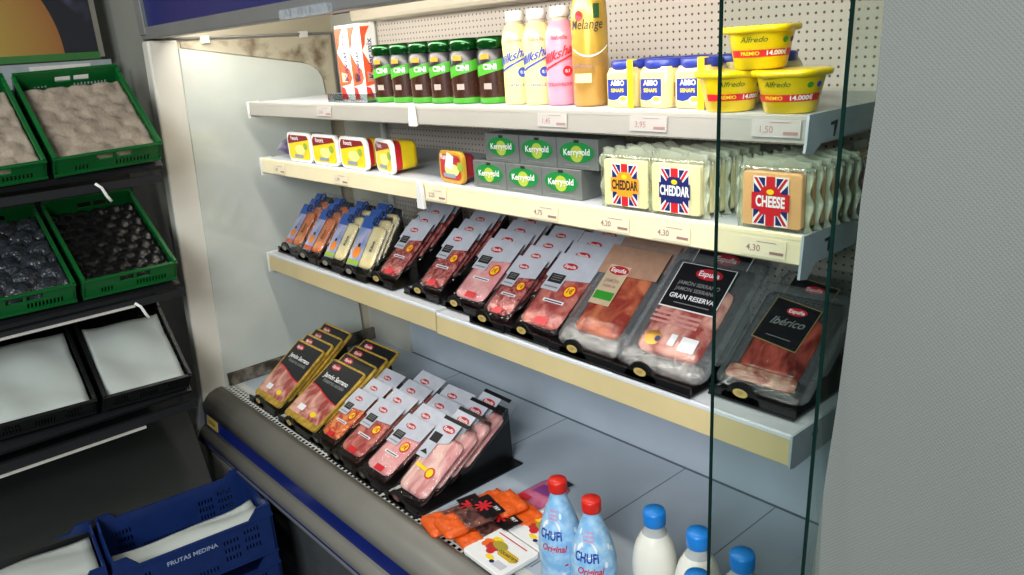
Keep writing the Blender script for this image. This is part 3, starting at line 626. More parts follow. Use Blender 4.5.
def meat_pack(w, L, th, mm, style='card', seed=0):
    t = thing('sliced_meat_pack', '', 'meat pack')
    mg, mb = (.034, .034) if style in ('gran', 'kraft', 'iberico') else (.014, .014)
    m = MB(); slabmb(m, w-mg, mb, L*.80, .0008, th-.001, mm, .02, seed); m.build('meat_slices', t)
    m = MB(); slabmb(m, w, 0, L, 0, th, FILM, .008, seed+3, 8, 16, .0016)
    m.build('clear_film', t)
    if mg > .02:
        m = MB(); slabmb(m, w+.004, -.002, .038, .001, th+.002, CRINK, .012, seed+5, 30, 10, .004); m.build('crimped_edge', t)
        m = MB(); slabmb(m, w+.026, .006, L+.022, .0, .003, SLV, .01, seed+8, 16, 20, .002); m.build('clear_sleeve', t)
    z = th+.0014; X = lambda f: -w/2+f*w
    if style == 'card':
        m = MB(); P = [(X(.0), L*.68), (X(.08), L*.66), (X(.08), L*.50), (X(.48), L*.50), (X(.48), L*.66), (X(1), L*.70), (X(1), L), (X(0), L)]
        m.prism(P, 'z', z, z+.0006, CARD); z2 = z+.0009
        logo(m, X(.40), L*.84, w*.17, z2)
        m.poly([(X(.12), L*.60, z2), (X(.45), L*.60, z2), (X(.45), L*.72, z2), (X(.12), L*.72, z2)], INK)
        for q in (.635, .665, .69): m.poly([(X(.17), L*q, z2+.0002), (X(.40), L*q, z2+.0002), (X(.40), L*(q+.008), z2+.0002), (X(.17), L*(q+.008), z2+.0002)], SILV)
        m.poly([(X(.12), L*.535, z2), (X(.44), L*.535, z2), (X(.44), L*.555, z2), (X(.12), L*.555, z2)], SILV)
        m.build('header_card', t)
        m = MB(); m.ell(X(.73), L*.54, w*.135, w*.135, z, RED, 'z', 22); m.ell(X(.73), L*.54, w*.105, w*.105, z+.0003, YEL, 'z', 22); m.text('1€', w*.14, lambda a, b2: (X(.73)+a, L*.54+b2, z+.0006), RED, bold=.03); m.build('round_sticker', t)
        m = MB(); q = .0; m.poly([(X(.42), L*.085, z), (X(.70), L*.085, z), (X(.70), L*.17, z), (X(.42), L*.17, z)], RED); m.build('price_sticker', t); m = MB()
        m.poly([(X(.30), L*.36, z), (X(.78), L*.36, z), (X(.78), L*.40, z), (X(.30), L*.40, z)], WH)
        m.poly([(X(.34), L*.37, z+.0002), (X(.74), L*.37, z+.0002), (X(.74), L*.385, z+.0002), (X(.34), L*.385, z+.0002)], NAVY)
        m.build('printed_sticker', t)
    elif style == 'bacon':
        m = MB(); z2 = z+.0009
        m.prism([(X(0), L*.45), (X(.33), L*.45), (X(.33), L*.66), (X(.60), L*.72), (X(.60), L*.97), (X(0), L*.97)], 'z', z, z+.0006, CARD)
        m.prism([(X(0), L*.955), (X(.85), L*.955), (X(.85), L), (X(0), L)], 'z', z, z+.001, BLACK)
        logo(m, X(.35), L*.86, w*.19, z2); m.poly([(X(.05), L*.66, z2), (X(.32), L*.66, z2), (X(.32), L*.78, z2), (X(.05), L*.78, z2)], INK); m.poly([(X(.05), L*.5, z2), (X(.28), L*.5, z2), (X(.16), L*.56, z2)], INK)
        m.build('header_card', t)
        m = MB(); m.poly([(X(.2), L*.35, z), (X(.62), L*.33, z), (X(.62), L*.37, z), (X(.2), L*.39, z)], YEL); m.ell(X(.68), L*.34, w*.12, w*.12, z+.0002, RED, 'z', 20); m.ell(X(.68), L*.34, w*.09, w*.09, z+.0004, YEL, 'z', 20); m.build('round_sticker', t)
    elif style == 'gold':
        fr = .007
        MB().prism(rr(-w/2, w/2, 0, L, .014), 'z', .0004, z-.0008, GOLD).build('gold_foil_border', t, .0015)
        m = MB(); m.prism(rr(-w/2+fr, w/2-fr, .020, L*.6, .008), 'z', z-.0008, z-.0003, mm); m.build('window_slices', t)
        m = MB(); BK = mat('pack_black', '#111318', .28, coat=.3); x0, x1 = -w/2+fr, w/2-fr; n = 12
        cv = [(x0+(x1-x0)*k/n, L*(.50+.06*math.cos(math.pi*k/n))) for k in range(n+1)]
        m.poly([(a, b2, z) for a, b2 in cv]+[(x1, L-fr, z), (x0, L-fr, z)], BK)
        for k in range(n): m.poly([(cv[k][0], cv[k][1]-.004, z+.0002), (cv[k+1][0], cv[k+1][1]-.004, z+.0002), (cv[k+1][0], cv[k+1][1], z+.0002), (cv[k][0], cv[k][1], z+.0002)], RED)
        logo(m, -w*.24, L*.89, w*.13, z+.0004)
        m.text('Jamón Serrano', w*.118, lambda a, b2: (a+w*.0, L*.74+b2, z+.0004), WH, bold=.018); m.text('Reserva curado', w*.10, lambda a, b2: (a+w*.03, L*.665+b2, z+.0004), SILV, bold=.012)
        m.build('black_label', t)
        m = MB(); m.poly([(-w*.3, .034, z), (-w*.12, .034, z), (-w*.12, .052, z), (-w*.3, .052, z)], WH); m.ell(w*.18, .04, w*.08, .008, z, YEL); m.build('printed_sticker', t)
    elif style == 'kraft':
        m = MB(); m.prism([(X(0), L*.70), (X(1), L*.72), (X(1), L), (X(0), L)], 'z', z, z+.0006, KRAFT)
        m.prism([(X(.16), L*.40), (X(.52), L*.40), (X(.52), L*.80), (X(.16), L*.80)], 'z', z+.0006, z+.0012, mat('kraft_label', '#c2ac8c', .6)); z2 = z+.0015
        logo(m, X(.35), L*.75, w*.17, z2); m.text('JAMÓN', .011, lambda a, b2: (X(.34)+a, L*.64+b2, z2), PINK_INK, bold=.02); m.text('PREMIUM', .008, lambda a, b2: (X(.34)+a, L*.585+b2, z2), PINK_INK, bold=.02)
        m.poly([(X(.18), L*.45, z2), (X(.50), L*.45, z2), (X(.50), L*.53, z2), (X(.18), L*.53, z2)], GREEN); m.build('kraft_label', t)
    elif style == 'gran':
        m = MB(); BK = mat('pack_black', '#111318', .28); z2 = z+.0009
        m.prism([(X(.14), L*.53), (X(.84), L*.53), (X(.84), L*.95), (X(.14), L*.95)], 'z', z, z+.0006, WH); m.poly([(X(.15), L*.54, z2-.0001), (X(.83), L*.54, z2-.0001), (X(.83), L*.945, z2-.0001), (X(.15), L*.945, z2-.0001)], BK)
        logo(m, X(.54), L*.875, w*.17, z2); m.text('JAMÓN SERRANO', w*.066, lambda a, b2: (X(.49)+a, L*.765+b2, z2), SILV, bold=.01); m.text('JAMON SERRANO', w*.066, lambda a, b2: (X(.49)+a, L*.71+b2, z2), SILV, bold=.01)
        m.text('GRAN RESERVA', w*.082, lambda a, b2: (X(.49)+a, L*.64+b2, z2), WH, bold=.015); m.poly([(X(.3), L*.58, z2), (X(.75), L*.58, z2), (X(.75), L*.587, z2), (X(.3), L*.587, z2)], SILV)
        m.build('black_label', t)
        m = MB(); TL = mat('label_pinkwash', '#c48a84', .4)
        for q in (.47, .43, .39): m.poly([(X(.14), L*q, z), (X(.74), L*q, z), (X(.74), L*(q+.022), z), (X(.14), L*(q+.022), z)], TL)
        m.ell(X(.30), L*.25, w*.10, w*.09, z, mat('medal_gold', '#b5893a', .3, metal=.6)); m.ell(X(.36), L*.25, w*.035, w*.035, z+.0004, NAVY)
        m.poly([(X(.50), L*.22, z), (X(.58), L*.22, z), (X(.58), L*.32, z), (X(.50), L*.32, z)], WH); m.poly([(X(.64), L*.20, z), (X(.84), L*.20, z), (X(.84), L*.32, z), (X(.64), L*.32, z)], WH)
        m.build('printed_sticker', t)
    elif style == 'iberico':
        m = MB(); BK = mat('pack_black', '#111318', .28); z2 = z+.0009
        m.prism([(X(.14), L*.48), (X(.74), L*.42), (X(.80), L*.86), (X(.20), L*.92)], 'z', z, z+.0006, mat('gold_line', '#8d7b4a', .4)); m.poly([(X(.152), L*.488, z2), (X(.732), L*.43, z2), (X(.788), L*.852, z2), (X(.208), L*.912, z2)], BK)
        logo(m, X(.52), L*.80, w*.13, z2+.0002); m.text('Ibérico', w*.15, lambda a, b2: (X(.47)+a, L*.68+b2, z2+.0002), SILV, bold=.008, shear=.4); m.poly([(X(.3), L*.53, z2+.0002), (X(.62), L*.51, z2+.0002), (X(.62), L*.516, z2+.0002), (X(.3), L*.536, z2+.0002)], SILV)
        m.build('black_label', t)
        m = MB(); FAT = mat('fat_edge', '#c9a58c', .4, c2='#8d3d30', vscale=60); slabmb(m, w-.02, .012, .040, th-.001, th+.001, FAT, .01, 4); m.build('fat_edge', t)
    elif style == 'cheese':
        m = MB(); LBL = mat('sky_label', '#5f7fb8', .4, c2='#b9b4c8', vscale=14, lo=.4, hi=.6); x0 = X(.02); x1 = X(.48)
        m.prism([(x0, .012), (x1, .012), (x1, L*.93), (x0, L*.93)], 'z', z, z+.0006, LBL); z2 = z+.0009
        m.poly([(x0, L*.72, z2), (x1, L*.72, z2), (x1, L*.93, z2), (x0, L*.93, z2)], mat('label_blue', '#1d4f9c', .4))
        m.ell((x0+x1)/2, L*.30, w*.15, w*.14, z2, mat('windmill_orange', '#e0832a', .4)); m.ell((x0+x1)/2, L*.42, w*.05, w*.05, z2+.0001, INK); m.poly([(x0, .014, z2), (x1, .014, z2), (x1, L*.17, z2), (x0, L*.17, z2)], mat('label_base', '#b9562c', .4) if mm is M_OR else mat('label_base_green', '#8aa83a', .4))
        m.text('Käse', .016, lambda a, b2: (X(.74)-b2, L*.45+a, z2), INK, bold=.02)
        m.build('picture_label', t)
        m = MB(); H = mat('hook_blue', '#16346e', .25); ring = [(X(.55)+.014*math.cos(a), L*.86+.012*math.sin(a), z+.003) for a in [2*math.pi*k/14 for k in range(15)]]; m.tube(ring, .0025, H, 6); m.build('blue_hanger', t)
    elif style == 'slim':
        m = MB(); m.text('MAASDAM', .015, lambda a, b2: (-b2, L*.5+a, z+.0004), INK, bold=.02); m.poly([(X(.2), .01, z), (X(.8), .01, z), (X(.8), .028, z), (X(.2), .028, z)], YEL); m.build('printed_text', t)
    return t
M_OR = meatm('orange_slices', '#c2622c', '#dc8f52', 20); M_PA = meatm('pale_slices', '#d6c58c', '#e3d8ac', 12)
def black_tray(x, y, z, w, n, L, th, tilt, step, label, depth=.22, badge='#b9a25a', tw=0):
    """tray with arched badge tab in front and a sloped bed; packs lie shingled on the bed"""
    t = thing('pack_tray', label, 'display tray', (x, y, z), (0, 0, 0), 'black pack trays')
    ct, st = math.cos(tilt), math.sin(tilt)
    we = tw/2 if tw else w/2+.004
    MB().box(-we, we, -.022, depth, 0, .004, BLACK).build('base_plate', t, .001)
    m = MB(); m.box(-we, we, -.020, -.014, .004, .018, BLACK)
    cx = -w*.12; pts = [(cx+.030*math.cos(a)*(1 if abs(math.cos(a)) < .9 else 1.25), .004+.034*math.sin(a)) for a in [math.pi*k/12 for k in range(13)]]
    m.prism(pts, 'y', -.020, -.014, BLACK); lip_ = m.build('front_lip', t, .001)
    m = MB(); m.prism([(cx+.014*math.cos(a), .019+.0075*math.sin(a)) for a in [2*math.pi*k/16 for k in range(16)]], 'y', -.0210, -.0202, mat('badge'+badge, badge, .4)); m.text('ESP', .008, lambda a, b2: (cx+a, -.0214, .019+b2), PINK_INK, bold=.02); m.build('badge', lip_)
    # bed wedge under last pack
    s = n-1; oy, oz = s*(step*ct+th*st), s*(step*st-th*ct)
    y0, z0 = oy+.012*ct+.003*st, max(.006, oz+.010+.012*st-.003*ct); Lb = L*.86; y1, z1 = y0+Lb*ct, z0+Lb*st
    m = MB().prism([(y0, .004), (y0, z0), (y1, z1), (y1+.004, z1), (min(y1+.012, depth), .004)], 'x', -w*.30, w*.25, BLACK); m.build('sloped_bed', t)
def column(xc, y, z, w, L, tilt, n, mm, style, names, th=.008, step=.030, jit=1.5, trayname=None, yaw=0, group='sliced meat packs', cat=None, kname=None, badge='#b9a25a', lift=.014, tw=0):
    if cat == 'cheese pack': xc += .008
    tl = R(tilt); ct, st = math.cos(tl), math.sin(tl)
    p = meat_pack(w, L, th, mm, style, seed=xc*37); p['group'] = group
    if kname: p.name = kname
    if cat: p['category'] = cat
    th_ = th+.0035
    for k in range(n):
        off = (step*ct+th_*st, step*st-th_*ct)
        lo = (xc+(0 if k == 0 else random.uniform(-.003, .003)), y+k*off[0], z+lift+k*off[1]); ro = (tl, 0, R(yaw+(0 if k == 0 else random.uniform(-jit, jit))))
        if k == 0: p.location = lo; p.rotation_euler = ro; p['label'] = names[0]
        else: dup(p, lo, ro, names[k])
    if trayname: black_tray(xc, y, z, w, n, L, th_, tl, step, trayname, badge=badge, depth=.28 if z > .8 else .30, tw=tw)
def names(front, behind, n): 
    P = ['second', 'third', 'fourth', 'fifth']
    return [front]+['%s, %s in the row' % (behind, P[k]) if k < n-2 else '%s, rearmost in the row' % behind for k in range(n-1)]
Z3 = .9078
G3 = 'packs shingled on the lowest shelf'; GC = 'cheese packs at the left of the lowest shelf'
gc = dict(group=GC, cat='cheese pack', kname='cheese_pack', badge='#8d8a7a')
column(-2.298, 1.042, Z3, .098, .162, 51, 3, M_OR, 'cheese', names('leftmost orange cheese pack with a blue-topped picture label', 'orange cheese pack behind the leftmost one', 3), step=.026, trayname='black tray at the far left end of the lowest shelf', tw=.122, **gc)
column(-2.158, 1.034, Z3, .104, .162, 51, 3, M_OR, 'cheese', names('orange cheese pack, second from the left end of the shelf', 'orange cheese pack behind the second from the left', 3), step=.026, trayname='black tray under the second orange cheese pack', tw=.132, **gc)
column(-2.015, 1.032, Z3, .108, .162, 54, 3, M_PA, 'cheese', names('narrow pale cheese pack beside the orange cheese', 'pale cheese pack behind the one beside the orange cheese', 3), step=.026, trayname='black tray under the narrow pale cheese pack', tw=.132, **gc)
column(-1.872, 1.028, Z3, .126, .172, 56, 3, M_PA, 'cheese', names('wide pale cheese pack with a green-based picture label', 'pale cheese pack behind the wide pale one', 3), step=.024, trayname='black tray under the wide pale cheese pack', tw=.142, **gc)
column(-1.812, 1.115, Z3, .056, .158, 60, 3, M_PA, 'slim', names('slim pale cheese pack with upright lettering left of the first white-headed meat pack', 'slim pale cheese pack behind the front slim one', 3), step=.024, **gc)
column(-1.740, 1.036, Z3, .102, .188, 40, 4, M_SAL, 'card', names('white-headed dark salami pack, leftmost meat pack on the shelf', 'salami pack behind the leftmost meat pack', 4), step=.040, trayname='black tray under the leftmost salami pack', group=G3, tw=.128)
column(-1.560, 1.044, Z3, .104, .188, 39, 4, M_SAL, 'card', names('white-headed red salami pack, second meat pack from the left', 'salami pack behind the second meat pack', 4), step=.042, trayname='black tray under the second meat pack', group=G3, tw=.150)
Z3 = .9018
column(-1.418, 1.050, Z3, .122, .190, 37, 4, M_HAM, 'card', names('white-headed pale pink ham pack in the middle of the lowest shelf', 'pale ham pack behind the middle pink one', 4), step=.040, trayname='black tray under the pale pink ham pack', group=G3, tw=.136)
column(-1.284, 1.024, Z3, .096, .172, 36, 4, M_SAL, 'card', names('white-headed salami pack sitting low, right of the pale ham', 'salami pack behind the low-sitting one', 4), step=.042, trayname='black tray under the low-sitting salami pack', group=G3, tw=.118)
column(-1.155, 1.028, Z3, .128, .202, 36, 4, M_LOM, 'card', names('wide white-headed loin pack left of the brown-card ham', 'loin pack behind the wide white-headed one', 4), step=.042, trayname='black tray under the wide loin pack', group=G3, tw=.136)
column(-.998, 1.022, Z3, .150, .240, 40, 3, M_JAM, 'kraft', names('ham pack with a brown kraft card header and green stripe', 'kraft-headed ham pack behind the front one', 3), th=.012, step=.030, trayname='black tray under the kraft-headed ham', group=G3, tw=.168)
column(-.824, 1.020, Z3, .172, .240, 40, 2, M_SER, 'gran', names('large gran reserva ham pack with a black label', 'gran reserva ham pack behind the large front one', 2), th=.016, step=.050, trayname='black tray under the gran reserva ham', group=G3, tw=.176)
column(-.646, 1.058, Z3, .146, .200, 38, 2, M_IBE, 'iberico', names('dark red iberian ham pack with a tilted black label behind the glass', 'dark iberian ham pack behind the front one', 2), th=.016, step=.062, trayname='black tray under the iberian ham, at the right end', group=G3, tw=.160)
# printed carton at the back right end of the shelf
t = thing('printed_carton', 'blue, white and red printed carton at the back right end of the lowest shelf', 'carton', (-.570, 1.315, Z3), (0, 0, 0))
MB().box(-.02, .02, -.04, .04, 0, .15, WH).build('carton', t, .001)
m_ = MB()
for k in range(4):
    z = .06+k*.022; m_.poly([(.0206, -.036, z), (.0206, 0, z+.012), (.0206, .036, z), (.0206, .036, z+.007), (.0206, 0, z+.019), (.0206, -.036, z+.007)], [RED, SBL][k % 2])
for k in range(3): m_.poly([(-.016, -.0406, .06+k*.028), (.016, -.0406, .06+k*.028), (.010, -.0406, .08+k*.028), (-.016, -.0406, .076+k*.028)], [SBL, RED, SBL][k])
m_.build('printed_pattern', t)

# ------------------------------------------------------------------ deck goods
Z4 = .4945
GD = 'packs shingled on the deck'
column(-2.160, .828, Z4, .170, .215, 36, 4, M_SER, 'gold', names('black and gold ham pack nearest the left end of the deck', 'black and gold ham pack behind the leftmost one', 4), th=.008, step=.032, trayname='black tray under the leftmost gold-edged ham', group=GD)
column(-1.946, .825, Z4, .185, .216, 31, 4, M_SER, 'gold', names('black and gold ham pack beside the white-headed chorizo pack', 'black and gold ham pack behind the right-hand one', 4), th=.008, step=.038, trayname='black tray under the second gold-edged ham', group=GD)
column(-1.800, .828, Z4, .100, .170, 28, 3, M_CHO, 'card', names('white-headed orange chorizo pack beside the gold-edged ham', 'chorizo pack behind the orange one', 3), step=.050, trayname='black tray under the chorizo packs', group=GD, badge='#3a3a34', tw=.115)
column(-1.676, .820, Z4, .114, .182, 28, 4, M_LOM, 'card', names('white-headed reddish meat pack, second of the small packs on the deck', 'reddish meat pack behind the second small one', 4), step=.046, trayname='black tray under the reddish meat packs', group=GD, badge='#3a3a34', tw=.124)
column(-1.544, .818, Z4, .114, .182, 27, 4, M_HAM, 'card', names('white-headed pink ham pack on the deck with a yellow round sticker', 'pink ham pack behind the front deck one', 4), step=.046, trayname='black tray under the pink ham packs on the deck', group=GD, badge='#3a3a34', tw=.130)
column(-1.394, .818, Z4, .120, .215, 33, 4, M_BAC, 'bacon', names('bacon pack with a narrow white side label, rightmost of the shingled packs', 'bacon pack behind the rightmost front one', 4), th=.012, step=.040, trayname='black tray under the bacon packs', group=GD, badge='#5a3a38', tw=.135)
# orange sausage packs lying flat
OF = mat('orange_foil', '#dd5a17', .4, var=.12, vscale=30, bump=.6, bscale=35); DM = meatm('dark_sausage', '#3c2422', '#7d4b40', 40)
def orange_pack():
    t = thing('orange_sausage_pack', '', 'sausage pack', group='orange sausage packs lying on the deck'); w, L = .082, .20
    m = MB(); slabmb(m, w-.01, .045, L*.62, .003, .012, DM, .008, 3); m.build('sausages', t)
    m = MB(); slabmb(m, w, .03, L*.70, 0, .0145, FILM, .008, 1); m.build('clear_window', t)
    m = MB(); slabmb(m, w, 0, .055, .0, .013, OF, .01, 5, 12, 8, .006); m.build('orange_end', t); m = MB(); slabmb(m, w+.004, L*.66, L, 0, .014, OF, .01, 9, 12, 10, .008); m.build('orange_end', t)
    m = MB(); m.prism([(-w/2, L*.46), (w/2, L*.46), (w/2, L*.70), (-w/2, L*.70)], 'z', .0165, .0172, BLACK)
    for a in range(4):
        an = a*math.pi/4; c, s = math.cos(an), math.sin(an); m.poly([(-.005+c*q-s*r2, L*.55+s*q+c*r2, .0178+.0001*a) for q, r2 in ((-.02, -.003), (.02, -.003), (.02, .003), (-.02, .003))], RED)
    m.text('FRY', .012, lambda a, b2: (.022+a, L*.64+b2, .0180), WH, bold=.02); m.build('black_band', t); return t
t = orange_pack(); t.location = (-1.275, .785, Z4+.003); t.rotation_euler = (R(2), 0, R(-14)); t['label'] = 'leftmost orange sausage pack, against the bacon tray'
dup(t, (-1.228, .790, Z4+.0185), (R(1), 0, R(-12)), 'topmost orange sausage pack, lying across the others')
dup(t, (-1.185, .802, Z4+.0035), (0, 0, R(-10)), 'right lower orange sausage pack beside the white quartet packs')
# pink ham lying flat
t = thing('flat_ham_pack', 'single pink ham pack lying flat behind the orange sausage packs', 'meat pack', (-1.195, .995, Z4-.003), (0, 0, R(-2)))
m_ = MB().prism(rr(-.085, .09, -.02, .15, .004), 'z', 0, .0012, film('flat_film', '#ffffff', .03, .12, .5, 40)); m_.build('clear_backing', t)
m_ = MB(); slabmb(m_, .085, .0, .125, .0012, .008, meatm('flat_ham', '#b8577a', '#c9718f', 18), .03, 2); m_.build('ham_slices', t)
m_ = MB(); logo(m_, .03, .135, .02, .0016); m_.poly([(-.01, .118, .009), (.03, .118, .009), (.03, .135, .009), (-.01, .135, .009)], INK); m_.poly([(-.03, .012, .0105), (.0, .012, .0105), (.0, .030, .0105), (-.03, .030, .0105)], RED); m_.poly([(-.02, .05, .0105), (.035, .06, .0105), (.035, .095, .0105), (-.02, .085, .0105)], mat('ham_purple', '#8a3f86', .4)); m_.build('printed_sticker', t)
# white quartet packs
def quartet():
    t = thing('quartet_pack', '', 'meat pack', group='white quartet packs lying on the deck'); w, L = .125, .105
    MB().prism(rr(-w/2, w/2, 0, L, .008), 'z', 0, .011, WH).build('carton', t, .002)
    m = MB(); z = .0113
    for k, (x, y, rx, ry, mm) in enumerate(((-.030, .070, .014, .010, YEL), (-.035, .055, .018, .010, ORG), (-.022, .048, .018, .012, mat('quartet_red', '#b8352a', .4)), (-.012, .062, .020, .012, mat('quartet_olive', '#a89a38', .4)), (-.042, .045, .008, .008, ORG), (-.014, .036, .010, .008, RED))): m.ell(x, y, rx, ry, z+.0002*k, mm)
    m.prism(rr(-.002, .052, .040, .062, .009), 'z', z, z+.0003, mat('quartet_mustard', '#c9a72a', .4)); m.text('¿?QUARTETS', .0104, lambda a, b2: (.025+a, .051+b2, z+.0006), INK, bold=.02)
    m.ell(.0, .024, .012, .006, z, YEL); m.ell(.014, .018, .006, .005, z+.0002, NAVY); m.poly([(-.05, .088, z), (.04, .088, z), (.04, .091, z), (-.05, .091, z)], RED); m.poly([(.02, .012, z), (.05, .012, z), (.05, .03, z), (.02, .03, z)], mat('quartet_grey', '#c3c3c8', .5))
    m.build('printed_label', t); return t
t = quartet(); t.location = (-1.088, .787, Z4+.0045); t.rotation_euler = (0, 0, R(-2)); t['label'] = 'front white quartet pack, nearest the grille'
dup(t, (-1.078, .897, Z4+.0005), (0, 0, R(-3)), 'rear white quartet pack, behind the front one and beside the blue bottles')
# tiger nut drink bottles
CB = mat('tigernut_blue', '#7fb4de', .3, c2='#a9cfe9', vscale=60, lo=.4, hi=.62, coat=.3)
def chufi(x, y, rz, label):
    t = thing('tigernut_drink_bottle', label, 'bottle', (x, y, .4940), (0, 0, R(rz)), 'pale blue bottles with red caps')
    pr = [(.036, 0), (.040, .004), (.041, .03), (.039, .06), (.0415, .085), (.0425, .105), (.0405, .13), (.035, .155), (.0265, .18), (.0175, .205), (.0145, .214), (.0145, .224)]
    MB().lathe(pr, CB, 32).build('bottle_body', t)
    MB().lathe([(.0165, .220), (.0175, .222), (.0175, .240), (.016, .243), (.001, .244)], mat('cap_red', '#cf2418', .35), 28, wob=lambda a, z: 1+.012*math.cos(20*a)).build('cap', t)
    def rad(z):
        for (r0, z0), (r1, z1) in zip([p[:2] for p in pr], [p[:2] for p in pr][1:]):
            if z0 <= z <= z1: return r0+(r1-r0)*(z-z0)/(z1-z0)
        return .03
    def cw(a0, z0, e=.0008): return lambda x, y: ((rad(z0+y)+e)*math.sin(a0+x/.036), -(rad(z0+y)+e)*math.cos(a0+x/.036), z0+y)
    m = MB(); dk = mat('chufi_blue', '#173a94', .4)
    c0 = cw(R(-6), .160, .0006); n = 20; m.face([m.av(c0(.020*math.cos(2*math.pi*k/n), .014*math.sin(2*math.pi*k/n))) for k in range(n)], WH)
    m.text('CHUFi', .0235, cw(R(-6), .146), dk, bold=.028, sx=.66); m.text('Original', .0185, cw(R(4), .122), RED, bold=.02, sx=.7, shear=.3)
    for k, z in enumerate((.190, .183, .176)): m.text('horchata', .0070, cw(R(-2), z), mat('chufi_pink', '#d98aa0', .5), bold=.02)
    for k in range(22):
        a, z = R(random.uniform(20, 340)), random.uniform(.02, .19)
        if abs(math.degrees(a)-360 if math.degrees(a) > 180 else math.degrees(a)) < 45 and .07 < z < .15: continue
        c1 = cw(a, z, .0007); m.face([m.av(c1(.0035*math.cos(2*math.pi*q/10), .0055*math.sin(2*math.pi*q/10))) for q in range(10)], mat('chufi_drop', '#d8e8f2', .3))
    m.poly([cw(R(45), .09)(*q) for q in ((-.008, -.004), (.008, .0), (.008, .004), (-.008, 0))], RED)
    m.build('label', t)
chufi(-.921, .855, 22, 'left red-capped pale blue bottle reading CHUFI, behind the other')
chufi(-.833, .850, 30, 'right red-capped pale blue bottle reading CHUFI, nearer the milk')
# milk bottles
MK = mat('milk_white', '#dddccf', .3, coat=.4, var=.02); MN = mat('milk_neck', '#a8acaa', .15, coat=.5)
t = thing('milk_bottle', '', 'milk', group='white milk bottles with blue caps')
MB().lathe([(.035, 0), (.0385, .004), (.0395, .02), (.0395, .125), (.0375, .145), (.032, .167), (.022, .187, MN), (.0165, .198, MN), (.0165, .208)], MK, 32).build('bottle_body', t)
MB().lathe([(.0185, .203), (.0195, .205), (.0195, .226), (.018, .230), (.001, .231)], mat('cap_blue', '#1777c8', .35), 30, wob=lambda a, z: 1+.010*math.cos(24*a)).build('cap', t)
m_ = MB(); band(m_, .0401, R(-60), R(60), lambda a: .04, lambda a: .11, mat('milk_label', '#8fb6da', .5), 14); m_.text('LECHE', .018, wrap(.0406, 0, .08), SBL, bold=.03); m_.build('label', t)
MP = [(-.745, .912, 'milk bottle with a blue cap nearest the red-capped bottles'), (-.655, .912, 'blue-capped milk bottle crossed by the glass edge, rear row'), (-.573, .912, 'rightmost blue-capped milk bottle'), (-.592, .822, 'blue-capped milk bottle in front, only its cap in view')]
for k, (x, y, l) in enumerate(MP):
    if k == 0: t.location = (x, y, .4940); t.rotation_euler = (0, 0, R(20)); t['label'] = l
    else: dup(t, (x, y, .4940), (0, 0, R(20+k*25)), l)

# ------------------------------------------------------------------ produce stand on the left
def holed(m, w, h, th, holes, mm, T):
    """wall in the local x (0..w), z (0..h) plane with rectangular holes; T maps (x, y, z)"""
    xs = sorted({0, w}|{q for a in holes for q in a[:2]}); zs = sorted({0, h}|{q for a in holes for q in a[2:]})
    sv = m.M; m.M = sv @ T
    for j in range(len(zs)-1):
        run = None
        for i in range(len(xs)):
            solid = i < len(xs)-1 and not any(a[0] < (xs[i]+xs[i+1])/2 < a[1] and a[2] < (zs[j]+zs[j+1])/2 < a[3] for a in holes)
            if solid and run is None: run = xs[i]
            if not solid and run is not None: m.box(run, xs[i], 0, th, zs[j], zs[j+1], mm); run = None
    m.M = sv
def slots(x0, n, dx, wd, z0, z1): return [(x0+k*dx, x0+k*dx+wd, z0, z1) for k in range(n)]
def crate(W_, D_, H_, mm, name, label, group, front, back=None, post=.0, cat='crate', foot=True):
    """local axes: x = width of the front, y = depth (front at 0), z = up"""
    t = thing(name, label, cat, group=group)
    m = MB(); th = .004
    holed(m, W_, H_, th, front, mm, Matrix.Identity(4)); m.box(-.003, W_+.003, -.004, .002, H_-.006, H_, mm); m.box(-.003, W_+.003, -.003, .002, 0, .006, mm); m.build('front_wall', t)
    m = MB(); holed(m, W_, H_+.012, th, back if back is not None else front, mm, Matrix.Translation((0, D_-th, 0))); m.box(0, W_, D_-.002, D_+.003, H_+.006, H_+.012, mm); m.build('back_wall', t)
    for s in (0, 1):
        m = MB(); sx = 0 if s == 0 else W_-th
        holed(m, D_, H_, th, [(D_*.12+k*D_*.1, D_*.12+k*D_*.1+D_*.05, H_*.3, H_*.6) for k in range(8)], mm, Matrix.Translation((sx+th if s == 0 else sx+th, 0, 0)) @ Matrix.Rotation(R(90), 4, 'Z'))
        m.box(sx-.003, sx+th+.003, 0, D_, H_-.004, H_+.002, mm)
        for yy in (0, D_-.02): m.box(sx-.002, sx+th+.002, yy, yy+.02, 0, H_+post, mm)
        m.build('side_wall', t, .0008)
    MB().box(0, W_, 0, D_, 0, .003, mm).build('base', t); return t
def frame(o, FR, FL, BR):
    """place local frame: x runs FL->FR, y runs FR->BR"""
    FR, FL, BR = map(Vector, (FR, FL, BR)); x = (FR-FL).normalized(); y = (BR-FR); y = (y-x*y.dot(x)).normalized(); z = x.cross(y)
    o.matrix_world = Matrix(((x.x, y.x, z.x, FL.x), (x.y, y.y, z.y, FL.y), (x.z, y.z, z.z, FL.z), (0, 0, 0, 1))) ; return o.matrix_world.copy()
GRN = mat('crate_green', '#0a5a26', .35, var=.08, vscale=12); BKC = mat('crate_black', '#121314', .35, var=.1); BLC = mat('crate_blue', '#142a5e', .35, var=.08)
def front_slots(W_, H_): return [(W_*.38, W_*.53, H_*.56, H_*.86), (W_*.56, W_*.71, H_*.56, H_*.86)]+slots(W_*.56, 10, W_*.034, W_*.019, H_*.16, H_*.44)+slots(W_*.18, 4, W_*.034, W_*.019, H_*.16, H_*.44)
